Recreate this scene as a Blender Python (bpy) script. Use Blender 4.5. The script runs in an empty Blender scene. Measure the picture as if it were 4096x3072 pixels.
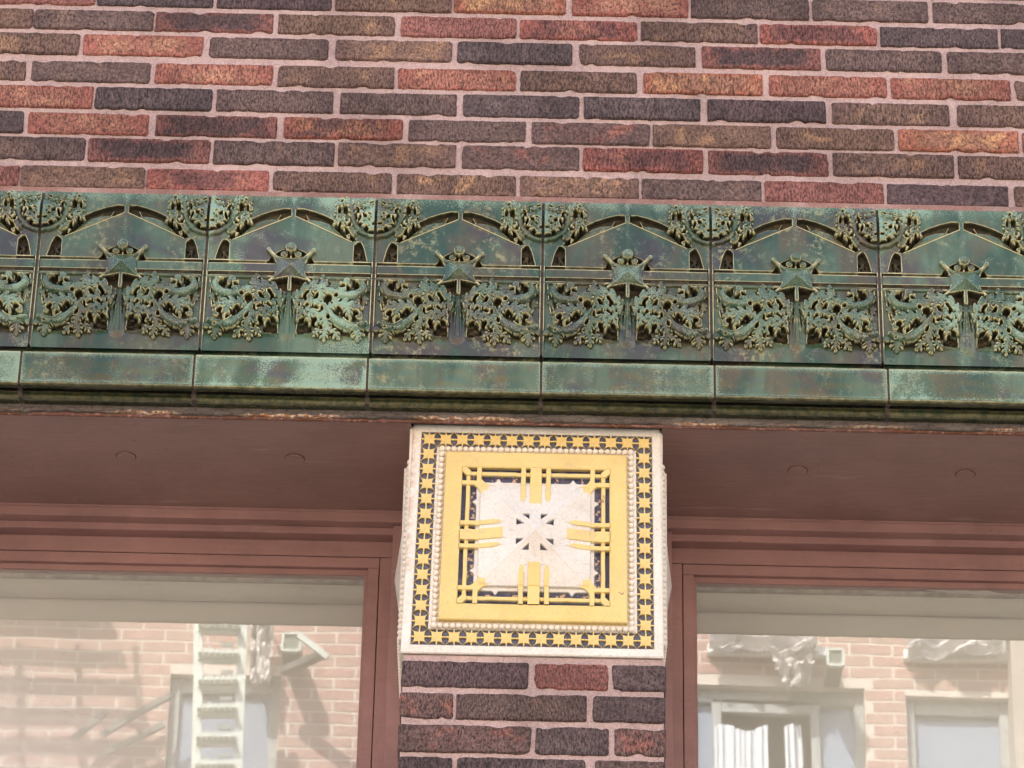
import bpy, bmesh, math, random
import numpy as np
from mathutils import Matrix, Vector, noise as mnoise

random.seed(7); RNG = np.random.default_rng(7)
C = bpy.context.scene.collection
# ------------------------------------------------------------------ camera, sky, sun, exposure
CZ = 1.6; CD = 5.07; TH = math.radians(30); RO = math.radians(1.18); FPX = 14199.0
scn = bpy.context.scene
cd = bpy.data.cameras.new('camera'); cam = bpy.data.objects.new('camera', cd); C.objects.link(cam)
cd.sensor_width = 36; cd.lens = 36 * FPX / 4096; cd.clip_start = .05; cd.clip_end = 2000
cam.matrix_world = Matrix.Translation((0, -CD, CZ)) @ Matrix.Rotation(math.pi / 2 + TH, 4, 'X') @ Matrix.Rotation(RO, 4, 'Z')
scn.camera = cam
w = bpy.data.worlds.new('World'); scn.world = w; w.use_nodes = True
nt = w.node_tree; nt.nodes.clear()
SUN_EL, SUN_AZ = math.radians(50), math.radians(-28)      # azimuth from +Y (behind the wall) towards +X
sky = nt.nodes.new('ShaderNodeTexSky'); sky.sky_type = 'NISHITA'; sky.sun_disc = False
sky.sun_elevation = SUN_EL; sky.sun_rotation = SUN_AZ; sky.air_density = 1.0; sky.dust_density = 3.6; sky.ozone_density = 0.6
bg = nt.nodes.new('ShaderNodeBackground'); bg.inputs['Strength'].default_value = .15
wo = nt.nodes.new('ShaderNodeOutputWorld')
nt.links.new(sky.outputs[0], bg.inputs[0]); nt.links.new(bg.outputs[0], wo.inputs[0])
sd = bpy.data.lights.new('sun', 'SUN'); sd.energy = 3.7; sd.angle = math.radians(.5); sd.color = (1, .955, .89)
so = bpy.data.objects.new('sun', sd); C.objects.link(so)
sdir = Vector((math.sin(SUN_AZ) * math.cos(SUN_EL), math.cos(SUN_AZ) * math.cos(SUN_EL), math.sin(SUN_EL)))
so.rotation_euler = sdir.to_track_quat('Z', 'Y').to_euler(); so.location = (0, 10, 20)
scn.view_settings.view_transform = 'Standard'; scn.view_settings.look = 'None'
scn.view_settings.exposure = 2.04; scn.view_settings.gamma = 1; scn.view_settings.use_curve_mapping = False
scn.cycles.max_bounces = 10; scn.cycles.diffuse_bounces = 5; scn.cycles.glossy_bounces = 5; scn.cycles.transparent_max_bounces = 8

# ------------------------------------------------------------------ measuring helpers
def ray(u, v):
    a = (u - 2048) / FPX; b = -(v - 1536) / FPX
    x = a * math.cos(RO) - b * math.sin(RO); y = a * math.sin(RO) + b * math.cos(RO)
    return x, -y * math.sin(TH) + math.cos(TH), y * math.cos(TH) + math.sin(TH)
def pix(u, v, Y):                       # the point of the vertical plane Y = const seen at photo pixel (u, v)
    dx, dy, dz = ray(u, v); t = (Y + CD) / dy
    return dx * t, dz * t + CZ
GLASS_Y = .360; OPP_Y = -12.2
def refl(u, v, Y=OPP_Y):                # the point across the street mirrored by the window glass
    return pix(u, v, 2 * GLASS_Y - Y)

# ------------------------------------------------------------------ object helpers
def link(o, parent=None):
    C.objects.link(o)
    if parent is not None: o.parent = parent
    return o
def thing(name, label, cat, loc=(0, 0, 0), group=None):
    o = bpy.data.objects.new(name, None); o.empty_display_size = .05; C.objects.link(o); o.location = loc
    o['label'] = label; o['category'] = cat
    if group: o['group'] = group
    return o
def struct(o): o['kind'] = 'structure'; return o
def mesh_obj(name, verts, faces, mat, parent=None, smooth=False, loc=None):
    me = bpy.data.meshes.new(name); me.from_pydata(verts, [], faces)
    if mat: me.materials.append(mat)
    if smooth: me.shade_smooth()
    me.update(); o = bpy.data.objects.new(name, me)
    if loc is not None: o.location = loc
    return link(o, parent)
def bm_obj(name, bm, mat, parent=None, smooth=False, loc=None):
    bmesh.ops.recalc_face_normals(bm, faces=bm.faces)
    me = bpy.data.meshes.new(name); bm.to_mesh(me); bm.free()
    if mat: me.materials.append(mat)
    if smooth: me.shade_smooth()
    o = bpy.data.objects.new(name, me)
    if loc is not None: o.location = loc
    return link(o, parent)
def add_box(bm, x0, x1, y0, y1, z0, z1, bev=0.0, seg=1):
    r = bmesh.ops.create_cube(bm, size=1)
    for v in r['verts']:
        v.co = Vector(((x0 + x1) / 2 + v.co.x * (x1 - x0), (y0 + y1) / 2 + v.co.y * (y1 - y0), (z0 + z1) / 2 + v.co.z * (z1 - z0)))
    if bev:
        es = list({e for v in r['verts'] for e in v.link_edges})
        bmesh.ops.bevel(bm, geom=es, offset=bev, segments=seg, affect='EDGES', profile=.6)
def box(name, x0, x1, y0, y1, z0, z1, mat, parent=None, bev=0.0):
    bm = bmesh.new(); add_box(bm, x0, x1, y0, y1, z0, z1, bev); return bm_obj(name, bm, mat, parent)
def beam(bm, p, q, wd, dp):
    p, q = Vector(p), Vector(q); d = q - p
    r = bmesh.ops.create_cube(bm, size=1)
    M = Matrix.Translation((p + q) / 2) @ d.to_track_quat('Z', 'Y').to_matrix().to_4x4() @ Matrix.Diagonal((wd, dp, d.length, 1))
    bmesh.ops.transform(bm, matrix=M, verts=r['verts'])

# ------------------------------------------------------------------ material helpers
class NB:
    def __init__(s, name):
        s.m = bpy.data.materials.new(name); s.m.use_nodes = True; s.t = s.m.node_tree
        s.p = s.t.nodes['Principled BSDF']; s.out = s.t.nodes['Material Output']
    def n(s, ty, **kw):
        nd = s.t.nodes.new(ty)
        for k, v in kw.items():
            if k in nd.inputs: nd.inputs[k].default_value = v
            else: setattr(nd, k, v)
        return nd
    def l(s, a, b): s.t.links.new(a, b)
    def coord(s, kind='Object', seed=None, scale=None):
        c = s.n('ShaderNodeTexCoord').outputs[kind]
        if scale:
            mp = s.n('ShaderNodeMapping'); mp.inputs['Scale'].default_value = scale; s.l(c, mp.inputs[0]); c = mp.outputs[0]
        if seed is not None:
            v = s.n('ShaderNodeVectorMath', operation='ADD'); s.l(c, v.inputs[0])
            sc = s.n('ShaderNodeVectorMath', operation='SCALE'); sc.inputs[0].default_value = (13.1, 7.7, 29.3)
            s.l(seed, sc.inputs['Scale']); s.l(sc.outputs[0], v.inputs[1]); c = v.outputs[0]
        return c
    def noise(s, co, scale, detail=4, rough=.55, dist=0):
        nn = s.n('ShaderNodeTexNoise', Scale=scale, Detail=detail, Roughness=rough, Distortion=dist)
        s.l(co, nn.inputs['Vector']); return nn.outputs['Fac']
    def voro(s, co, scale, feature='DISTANCE_TO_EDGE'):
        nn = s.n('ShaderNodeTexVoronoi', feature=feature, Scale=scale); s.l(co, nn.inputs['Vector']); return nn.outputs['Distance']
    def ramp(s, x, a, b, lo=0., hi=1.):
        r = s.n('ShaderNodeMapRange', interpolation_type='SMOOTHSTEP'); s.l(x, r.inputs['Value'])
        for k, v in (('From Min', a), ('From Max', b), ('To Min', lo), ('To Max', hi)): r.inputs[k].default_value = v
        return r.outputs['Result']
    def mix(s, f, a, b, blend='MIX'):
        m = s.n('ShaderNodeMix', data_type='RGBA', blend_type=blend)
        for sock, v in ((m.inputs[0], f), (m.inputs[6], a), (m.inputs[7], b)):
            if isinstance(v, (int, float)): sock.default_value = v
            elif isinstance(v, (tuple, list)): sock.default_value = (*v[:3], 1)
            else: s.l(v, sock)
        return m.outputs[2]
    def math(s, op, a, b=None):
        m = s.n('ShaderNodeMath', operation=op)
        for i, v in enumerate((a, b)):
            if v is None: continue
            if isinstance(v, (int, float)): m.inputs[i].default_value = v
            else: s.l(v, m.inputs[i])
        return m.outputs[0]
    def attr(s, name, kind='GEOMETRY', out='Fac'):
        return s.n('ShaderNodeAttribute', attribute_type=kind, attribute_name=name).outputs[out]
    def bump(s, h, strength=.5, dist=.001, prev=None):
        b = s.n('ShaderNodeBump', Strength=strength, Distance=dist); s.l(h, b.inputs['Height'])
        if prev is not None: s.l(prev, b.inputs['Normal'])
        return b.outputs[0]
    def done(s, col=None, rough=None, normal=None, **kw):
        def put(k, v):
            if v is None: return
            if isinstance(v, (int, float)): s.p.inputs[k].default_value = v
            elif isinstance(v, (tuple, list)): s.p.inputs[k].default_value = (*v[:3], 1)
            else: s.l(v, s.p.inputs[k])
        put('Base Color', col); put('Roughness', rough); put('Normal', normal)
        for k, v in kw.items(): put(k, v)
        return s.m

def mat_brick(name='brick_clay'):
    b = NB(name); rnd = b.n('ShaderNodeObjectInfo').outputs['Random']
    raw = b.coord('Object'); co = b.coord('Object', seed=rnd)
    st = b.coord('Object', seed=rnd, scale=(1, .5, .38))
    c1 = b.n('ShaderNodeObjectInfo').outputs['Color']
    c2 = b.attr('second', 'OBJECT', 'Color'); c3 = b.attr('rim', 'OBJECT', 'Color')
    big = b.noise(co, 17, 3, .5, .4); f2 = b.ramp(big, .50, .64)
    med = b.noise(st, 330, 6, .78); sw = b.math('GREATER_THAN', b.math('FRACT', b.math('MULTIPLY', rnd, 7.3)), .55); med = b.math('ADD', b.math('MULTIPLY', med, b.math('SUBTRACT', 1.0, b.math('MULTIPLY', sw, .6))), b.math('MULTIPLY', b.noise(co, 175, 6, .8), b.math('MULTIPLY', sw, .6))); grain = b.ramp(med, .38, .61)
    col = b.mix(b.math('MULTIPLY', f2, b.ramp(med, .28, .5)), c1, c2)
    x = b.n('ShaderNodeSeparateXYZ'); b.l(raw, x.inputs[0])
    ex = b.math('MULTIPLY', b.math('ABSOLUTE', x.outputs[0]), 1 / .100); ez = b.math('MULTIPLY', b.math('ABSOLUTE', x.outputs[2]), 1 / .022)
    e = b.math('ADD', b.math('MAXIMUM', ex, ez), b.math('MULTIPLY', b.math('SUBTRACT', b.noise(co, 45, 3), .5), 1.1))
    col = b.mix(b.ramp(e, .55, 1.0), col, c3)
    lum = b.math('ADD', .34, b.math('MULTIPLY', grain, 1.08))
    col = b.mix(1.0, col, lum, 'MULTIPLY')
    pits = b.ramp(b.noise(st, 520, 3, .7), .57, .66); drk = b.ramp(b.noise(co, 60, 4, .7), .58, .70)
    col = b.mix(b.math('MULTIPLY', pits, .80), col, (.030, .020, .018))
    col = b.mix(b.math('MULTIPLY', drk, .45), col, (.045, .032, .03))
    spk = b.ramp(b.noise(co, 330, 2, .5), .735, .77)
    col = b.mix(b.math('MULTIPLY', spk, .7), col, (.50, .36, .27)); gp = b.n('ShaderNodeNewGeometry').outputs['Position']; gr = b.noise(gp, 5.5, 5, .65); col = b.mix(1.0, col, b.ramp(gr, .34, .66, .74, 1.14), 'MULTIPLY'); hs = b.n('ShaderNodeHueSaturation', Saturation=.93, Value=1.30); b.l(col, hs.inputs['Color']); col = b.mix(1.0, hs.outputs[0], (1.09, .955, .93), 'MULTIPLY')
    h = b.math('SUBTRACT', b.math('MULTIPLY', med, 1.0), b.math('MULTIPLY', pits, .8))
    nrm = b.bump(h, 1.0, .0045)
    return b.done(col, .85, nrm, **{'Specular IOR Level': .3})
def mat_mortar(name='pink_mortar', base=(.60, .450, .420), d=(.41, .290, .268)):
    b = NB(name); co = b.coord('Object')
    n1 = b.noise(co, 430, 3, .75); n2 = b.noise(co, 9, 4, .6); n3 = b.noise(co, 120, 4, .7)
    col = b.mix(b.ramp(n1, .36, .60), d, base); col = b.mix(b.math('MULTIPLY', b.ramp(n2, .45, .7), .45), col, (.64, .49, .44))
    col = b.mix(b.math('MULTIPLY', b.ramp(n3, .56, .72), .40), col, (.33, .22, .19)); gp = b.n('ShaderNodeNewGeometry').outputs['Position']; gr = b.noise(gp, 5.5, 6, .7); col = b.mix(1.0, col, b.ramp(gr, .32, .62, .76, 1.05), 'MULTIPLY'); mk = b.ramp(b.voro(gp, 21), 0, .012, 1, 0); col = b.mix(b.math('MULTIPLY', mk, .5), col, (.18, .11, .10))
    nrm = b.bump(b.math('ADD', n1, b.math('MULTIPLY', n3, 1.5)), .8, .0025)
    return b.done(col, .95, nrm, **{'Specular IOR Level': .2})
def mat_glaze():
    b = NB('green_glaze'); seed = b.attr('seed', 'OBJECT'); co = b.coord('Object', seed=seed); cs = b.coord('Object', seed=seed, scale=(1, 1, .5))
    edge = b.attr('edge'); floor_ = b.ramp(b.attr('floor'), .06, .34); rimv = b.attr('bloom_and_light')
    warm = b.attr('warm', 'OBJECT'); pale = b.attr('pale', 'OBJECT')
    a = b.noise(cs, 7.5, 4, .6, .6); c = b.noise(cs, 13, 5, .6, .8); f = b.noise(co, 520, 3, .7); g = b.noise(co, 90, 5, .7)
    col = b.mix(b.ramp(a, .40, .62), (.030, .066, .034), (.095, .150, .088))
    col = b.mix(b.math('MULTIPLY', b.ramp(c, .47, .60), b.math('ADD', .15, b.math('MULTIPLY', warm, .60))), col, (.110, .080, .038))
    n3 = b.noise(cs, 10, 4, .6, .5)
    v = b.n('ShaderNodeVectorMath', operation='ADD'); b.l(co, v.inputs[0]); v.inputs[1].default_value = (3.3, 9.1, 4.2)
    pur = b.noise(v.outputs[0], 11, 3, .5, .6)
    col = b.mix(b.math('MULTIPLY', b.ramp(pur, .53, .66), .6), col, (.062, .036, .048))
    yel = b.math('MULTIPLY', b.ramp(g, .50, .64), b.ramp(n3, .48, .62))
    col = b.mix(b.math('MULTIPLY', yel, b.math('ADD', .25, b.math('MULTIPLY', warm, .7))), col, (.30, .29, .14))
    drip = b.ramp(b.noise(b.coord('Object', seed=seed, scale=(1, 1, .09)), 75, 4, .6), .52, .68); col = b.mix(b.math('MULTIPLY', drip, .35), col, (.030, .060, .040))
    # crystalline turquoise bloom: near arrises and in drifts, plus painted highlight on leaf tops
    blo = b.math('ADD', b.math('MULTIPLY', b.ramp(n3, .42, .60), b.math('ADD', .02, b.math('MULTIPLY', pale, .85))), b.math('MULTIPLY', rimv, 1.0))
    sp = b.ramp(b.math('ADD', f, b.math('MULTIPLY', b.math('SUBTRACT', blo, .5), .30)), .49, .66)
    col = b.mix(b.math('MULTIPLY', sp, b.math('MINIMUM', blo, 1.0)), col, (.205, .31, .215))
    pf = b.math('MULTIPLY', b.ramp(b.noise(co, 38, 5, .72), .56, .66), b.ramp(f, .42, .56))
    col = b.mix(b.math('MULTIPLY', pf, .26), col, (.36, .42, .31)); col = b.mix(b.attr('olive'), col, b.mix(b.ramp(g, .4, .6), (.014, .026, .012), (.050, .048, .018)))  # band underside and lower moulding: dark olive with shade put into the colour
    # thin glaze on the arrises shows the buff body, hollows mix bare clay with painted-in shade
    ef = b.ramp(b.math('ADD', edge, b.math('MULTIPLY', b.math('SUBTRACT', g, .5), .5)), .40, .82)
    ef = b.math('MULTIPLY', ef, b.math('SUBTRACT', 1.0, b.math('MULTIPLY', b.attr('olive'), .7)))
    col = b.mix(b.math('MULTIPLY', ef, .85), col, (.60, .56, .30))
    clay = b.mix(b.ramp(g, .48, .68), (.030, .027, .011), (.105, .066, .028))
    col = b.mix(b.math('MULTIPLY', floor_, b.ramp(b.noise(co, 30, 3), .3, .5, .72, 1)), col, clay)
    tn = b.attr('tone', 'OBJECT'); col = b.mix(1.0, col, tn, 'MULTIPLY')
    crk = b.ramp(b.voro(co, 330), .0, .06, 1, 0)
    col = b.mix(b.math('MULTIPLY', crk, .28), col, (.03, .04, .03))
    nrm = b.bump(b.math('ADD', g, b.math('MULTIPLY', f, .25)), .18, .0015)
    rg = b.math('ADD', .11, b.math('MULTIPLY', b.math('MAXIMUM', b.math('MULTIPLY', floor_, .6), b.math('MULTIPLY', sp, .18)), 1.0))
    return b.done(col, rg, nrm, **{'IOR': 1.5, 'Specular IOR Level': .42, 'Coat Weight': .18, 'Coat Roughness': .08})
def crackle(b, co, col, s1=95, amt=.5, dark=(.42, .36, .28)):
    wv = b.n('ShaderNodeVectorMath', operation='ADD'); nn = b.n('ShaderNodeTexNoise', Scale=60); b.l(co, nn.inputs['Vector'])
    sc = b.n('ShaderNodeVectorMath', operation='SCALE'); b.l(nn.outputs['Color'], sc.inputs[0]); sc.inputs['Scale'].default_value = .012
    b.l(co, wv.inputs[0]); b.l(sc.outputs[0], wv.inputs[1])
    e1 = b.ramp(b.voro(wv.outputs[0], s1), 0, .03, 1, 0); e2 = b.ramp(b.voro(wv.outputs[0], s1 * 2.3), 0, .03, 1, 0)
    msk = b.ramp(b.noise(co, 9, 3), .45, .6)
    return b.mix(b.math('MULTIPLY', b.math('MAXIMUM', e1, b.math('MULTIPLY', e2, msk)), amt), col, dark)
def mat_cream(name, base, tint, useyel=False, rust=False):
    b = NB(name); co = b.coord('Object'); n1 = b.noise(co, 14, 4, .6); g = b.noise(co, 120, 4, .7)
    col = b.mix(b.ramp(n1, .35, .65), base, tint)
    if useyel:
        y = b.ramp(b.math('ADD', b.attr('yel'), b.math('MULTIPLY', b.math('SUBTRACT', b.noise(co, 260, 3, .7), .5), .55)), .38, .62)
        col = b.mix(y, col, (.79, .60, .21))
        nv = b.attr('navy'); nc = b.mix(b.ramp(g, .55, .64), (.030, .036, .085), (.045, .055, .075))
        clay = b.math('MULTIPLY', b.ramp(b.noise(co, 150, 3, .5), .56, .62), b.attr('deco'))
        nc = b.mix(clay, nc, (.50, .33, .20))
    col = crackle(b, co, col, 105, .6)
    if useyel: col = b.mix(nv, col, nc)
    dirt = b.ramp(b.noise(co, 20, 6, .75), .50, .72)
    col = b.mix(b.math('MULTIPLY', dirt, .30), col, (.48, .36, .21)); chip = b.ramp(b.noise(co, 42, 3, .6), .755, .77); col = b.mix(b.math('MULTIPLY', chip, .8), col, (.30, .17, .10))
    if rust:
        rs = b.math('MULTIPLY', b.attr('rust'), b.ramp(b.noise(co, 70, 4, .7), .35, .62)); col = b.mix(rs, col, (.42, .20, .07))
    nrm = b.bump(b.math('ADD', g, n1), .12, .001)
    return b.done(col, .26, nrm, **{'Specular IOR Level': .5})
def mat_paint(name, base, dark, streak=(1, 6, 6), rough=.5, flake=None):
    b = NB(name); co = b.coord('Object'); cs = b.coord('Object', scale=(.12, 1, 1))
    n1 = b.noise(co, 3.1, 4, .6); n2 = b.noise(cs, 70, 5, .65); n3 = b.noise(co, 260, 4, .7)
    col = b.mix(b.ramp(n1, .35, .68), base, dark); col = b.mix(b.math('MULTIPLY', b.ramp(n2, .45, .7), .14), col, tuple(min(1, c * 1.5) for c in base))
    spots = b.math('MULTIPLY', b.ramp(b.noise(co, 55, 2, .5), .70, .78), .5); col = b.mix(spots, col, tuple(c * .55 for c in dark))
    spt = b.ramp(b.noise(cs, 40, 2, .4), .725, .76); col = b.mix(b.math('MULTIPLY', spt, .35), col, (.5, .38, .33))
    gr = b.noise(co, 6.5, 6, .7); col = b.mix(1.0, col, b.ramp(gr, .32, .66, .84, 1.08), 'MULTIPLY')
    fl = b.ramp(b.voro(b.coord('Object', scale=(.5, 1, 1)), 60, 'F1'), 0, .06, 1, 0); col = b.mix(b.math('MULTIPLY', fl, .55), col, tuple(c * .45 for c in dark))
    nrm = b.bump(b.math('ADD', n3, b.math('MULTIPLY', n2, 2)), .45, .0015)
    return b.done(col, rough, nrm)
def simple(name, col, rough=.6, nscale=40, var=.25, bumpd=.001, **kw):
    b = NB(name); co = b.coord('Object'); n = b.noise(co, nscale, 5, .65)
    c = b.mix(b.ramp(n, .3, .7), tuple(x * (1 - var) for x in col), tuple(min(1, x * (1 + var)) for x in col))
    return b.done(c, rough, b.bump(n, .3, bumpd), **kw)

M_BRICK = mat_brick(); M_MORTAR = mat_mortar(); M_GLAZE = mat_glaze()
M_CREAM = mat_cream('cream_glaze', (.80, .765, .675), (.75, .70, .60), rust=True)
M_CREAMY = mat_cream('cream_and_yellow_glaze', (.75, .725, .645), (.70, .66, .575), useyel=True)
M_YELLOW = mat_cream('yellow_glaze', (.79, .60, .21), (.75, .55, .18), rust=True)
M_NAVY = simple('navy_glaze', (.075, .084, .130), .3, 60, .35)
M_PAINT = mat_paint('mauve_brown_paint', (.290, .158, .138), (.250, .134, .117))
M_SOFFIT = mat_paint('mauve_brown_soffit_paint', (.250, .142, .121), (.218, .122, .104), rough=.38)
M_JOINT = simple('black_joint_filler', (.085, .066, .055), .9, 200, .4)
M_DARK = simple('dark_void', (.02, .02, .02), .9)

# ------------------------------------------------------------------ bricks
K = ((.102, .080, .077), (.124, .100, .094), (.090, .072, .072)); G = ((.128, .095, .082), (.165, .118, .092), (.110, .080, .071))
N = ((.160, .108, .080), (.240, .155, .092), (.140, .094, .076)); T = ((.180, .120, .082), (.370, .235, .125), (.160, .106, .080))
P = ((.240, .108, .088), (.215, .095, .080), (.255, .110, .085)); O = ((.285, .130, .088), (.350, .190, .112), (.275, .105, .075))
O2 = ((.275, .145, .088), (.440, .260, .120), (.320, .125, .070)); MD = ((.080, .054, .052), (.110, .066, .058), (.190, .085, .068))
M2 = ((.130, .070, .056), (.300, .145, .080), (.270, .098, .066)); R2 = ((.155, .072, .062), (.280, .125, .088), (.295, .104, .078))
GP = ((.145, .096, .084), (.245, .108, .080), (.125, .090, .080)); KP = ((.102, .074, .074), (.120, .086, .085), (.095, .070, .070))
def set_cols(o, ty):
    j = random.uniform(.92, 1.08)
    o.color = (*[c * j for c in ty[0]], 1); o['second'] = [float(c * j) for c in ty[1]]; o['rim'] = [float(c * j) for c in ty[2]]
def brick(parent, x0, x1, z0, z1, ty, y=0.0, depth=.03, step=.0055, jit=.00075, round_=.0045):
    cx, cz = (x0 + x1) / 2, (z0 + z1) / 2; hx, hz = (x1 - x0) / 2, (z1 - z0) / 2
    sd = random.uniform(0, 999); pts = []
    def side(ax, ay, bx, by):
        L = math.hypot(bx - ax, by - ay); k = max(1, int(L / step))
        for i in range(k): pts.append((ax + (bx - ax) * i / k, ay + (by - ay) * i / k))
    r = min(round_ * random.uniform(.5, 1.4), hz * .5)
    side(-hx + r, -hz, hx - r, -hz); pts.append((hx - r, -hz)); pts.append((hx - r * .3, -hz + r * .3))
    side(hx, -hz + r, hx, hz - r); pts.append((hx, hz - r)); pts.append((hx - r * .3, hz - r * .3))
    side(hx - r, hz, -hx + r, hz); pts.append((-hx + r, hz)); pts.append((-hx + r * .3, hz - r * .3))
    side(-hx, hz - r, -hx, -hz + r); pts.append((-hx, -hz + r)); pts.append((-hx + r * .3, -hz + r * .3))
    chip = [(random.uniform(-hx, hx), random.choice((-hz, hz)), random.uniform(.005, .014), random.uniform(.0012, .0042)) for _ in range(random.randint(1, 5))]
    out = []
    for (px, pz) in pts:
        n1 = mnoise.noise((px * 55 + sd, pz * 55, sd)); n2 = mnoise.noise((px * 230 + sd, pz * 230, 1.3 + sd))
        d = jit * (1.0 * n1 + 1.5 * n2)
        for (qx, qz, qr, qd) in chip:
            dd = math.hypot(px - qx, (pz - qz) * .5) / qr
            if dd < 1: d += qd * (1 - dd * dd)
        ln = max(1e-6, math.hypot(px / hx, pz / hz)); k = 1 - d / hz if abs(pz) > hz * .9 else 1
        kx = 1 - d / hx if abs(px) > hx * .95 else 1
        out.append((px * kx, pz * k))
    n = len(out); vs = []; fs = []
    ti = random.uniform(-.0006, .0006)
    vs += [(a, depth, c) for a, c in out]
    vs += [(a, .0016, c) for a, c in out]
    vs += [(a * (1 - .0022 / hx), -.0006 + ti, c * (1 - .0022 / hz)) for a, c in out]
    for i in range(n):
        j = (i + 1) % n
        fs.append((i, j, n + j, n + i)); fs.append((n + i, n + j, 2 * n + j, 2 * n + i))
    fs.append(tuple(range(2 * n, 3 * n)))
    o = mesh_obj('brick', vs, fs, M_BRICK, parent, loc=(cx, y + random.uniform(-.001, .001), cz))
    set_cols(o, ty); return o

wall = thing('brick_wall', 'wall of long red, brown and charcoal bricks in pink mortar above the green frieze', 'brick wall')
ROWS = [
 (None, 12, 95, [384, (391, 855), (869, 1328), (1341, 1807), (1815.5, 2264), (2288, 2753), (2764, 3236), (3249, 3712), (3731, 4195)], [P, K, KP, T, O2, O, G, G, G]),
 ((32, 115), 107, 196, [133, (138, 615), (623, 1093), (1113, 1581), (1603, 2066), (2078.5, 2548.5), (2563.5, 3029.5), (3040, 3508), (3521, 3992), (4004, 4475)], [T, G, MD, T, P, R2, N, R2, K, K]),
 ((127, 211), 211, 294, [319, (333, 811.5), (838, 1314), (1342, 1808), (1829, 2289), (2317, 2782), (2808, 3283), (3303, 3767), (3790, 4260)], [N, O, G, N, K, N, MD, G, G]),
 ((234, 321), 318, 402, [104, (126, 602.5), (620.5, 1092.5), (1112, 1577), (1592, 2064), (2082, 2547), (2574, 3049), (3076.5, 3548), (3564, 4043), (4060, 4530)], [N, G, O, N, O, N, O2, O, O, N]),
 ((336, 423), 423, 510, [370.5, (380.5, 848), (865, 1333), (1360.5, 1826.5), (1851, 2317), (2336, 2801.5), (2829.5, 3303), (3327, 3797.5), (3829, 4300)], [O, K, G, G, K, K, KP, N, N]),
 ((440, 527), 524.6, 614, [94.5, (112, 593), (621.5, 1108), (1134, 1611.5), (1634, 2103), (2127, 2600), (2611.5, 3084), (3106, 3577), (3594, 4075), (4090, 4560)], [K, O, MD, M2, G, GP, T, T, O2, O]),
 ((539.5, 626.5), 631, 721, [340.5, (352, 839.5), (854, 1337), (1352, 1823), (1848, 2317), (2331, 2813), (2833, 3314), (3332, 3816.5), (3833, 4315)], [G, MD, G, N, GP, R2, MD, N, N]),
 ((659, 743), 743, 828, [76, (83.5, 578), (587, 1074), (1092, 1567), (1587, 2063), (2079.5, 2554.5), (2567, 3046), (3059.5, 3535.5), (3549, 4034), (4058, 4530)], [P, T, R2, N, T, T, G, P, KP, N])]
ALLT = [K, G, N, T, P, O, MD, R2, G, N, K, GP]
for tp, bl, br, xs, tys in ROWS:
    zb = (pix(0, bl, 0)[1] + pix(4096, br, 0)[1]) / 2
    zt = zb + .0445 if tp is None else (pix(0, tp[0], 0)[1] + pix(4096, tp[1], 0)[1]) / 2
    vm = (bl + br) / 2 - 45
    conv = lambda u: pix(u, vm + (u - 2048) * .0205, 0)[0]
    lst = []
    for k, e in enumerate(xs):
        if k == 0: xe = conv(e); lst.append((xe - .2055, xe))
        else: lst.append((conv(e[0]), conv(e[1])))
    for k, (a, b_) in enumerate(lst):
        d0, d1 = random.uniform(-.0008, .0008), random.uniform(-.0008, .0008)
        brick(wall, a, b_, zb + d0, zt + d1, tys[k])
    xl, xr = lst[0][0] - .010, lst[-1][1] + .010
    for k in range(2):
        brick(wall, xl - .2055, xl, zb, zt, random.choice(ALLT)); xl -= .2135
        brick(wall, xr, xr + .2055, zb, zt, random.choice(ALLT)); xr += .2135
zr = pix(0, 12, 0)[1] + .0445 + .0095
for r in range(4):
    x = -1.42 + (r % 2) * .1067
    while x < 1.3: brick(wall, x, x + .2035, zr, zr + .0445, random.choice(ALLT)); x += .2135
    zr += .0545
ZW0 = pix(0, 763, -.01)[1] - .002
def grid_wall(name, x0, x1, z0, z1, y, step, amp, mat, parent):
    nx = int((x1 - x0) / step) + 1; nz = int((z1 - z0) / step) + 1
    vs = []; fs = []
    for j in range(nz):
        for i in range(nx):
            x = x0 + (x1 - x0) * i / (nx - 1); z = z0 + (z1 - z0) * j / (nz - 1)
            vs.append((x, y + amp * (mnoise.noise((x * 40, z * 40, 3)) + .6 * mnoise.noise((x * 130, z * 130, 7))), z))
    for j in range(nz - 1):
        for i in range(nx - 1): a = j * nx + i; fs.append((a, a + 1, a + nx + 1, a + nx))
    return mesh_obj(name, vs, fs, mat, parent)
mj = grid_wall('mortar', -1.8, 1.8, ZW0, zr, .0038, .006, .0012, M_MORTAR, wall)
M_CAULK = mat_mortar('pinkish_brown_caulk', (.38, .225, .185), (.28, .155, .125))
grid_wall('caulk_strip', -1.8, 1.8, ZW0 - .004, ZW0 + .0160, -.0035, .004, .0012, M_CAULK, wall)

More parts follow.
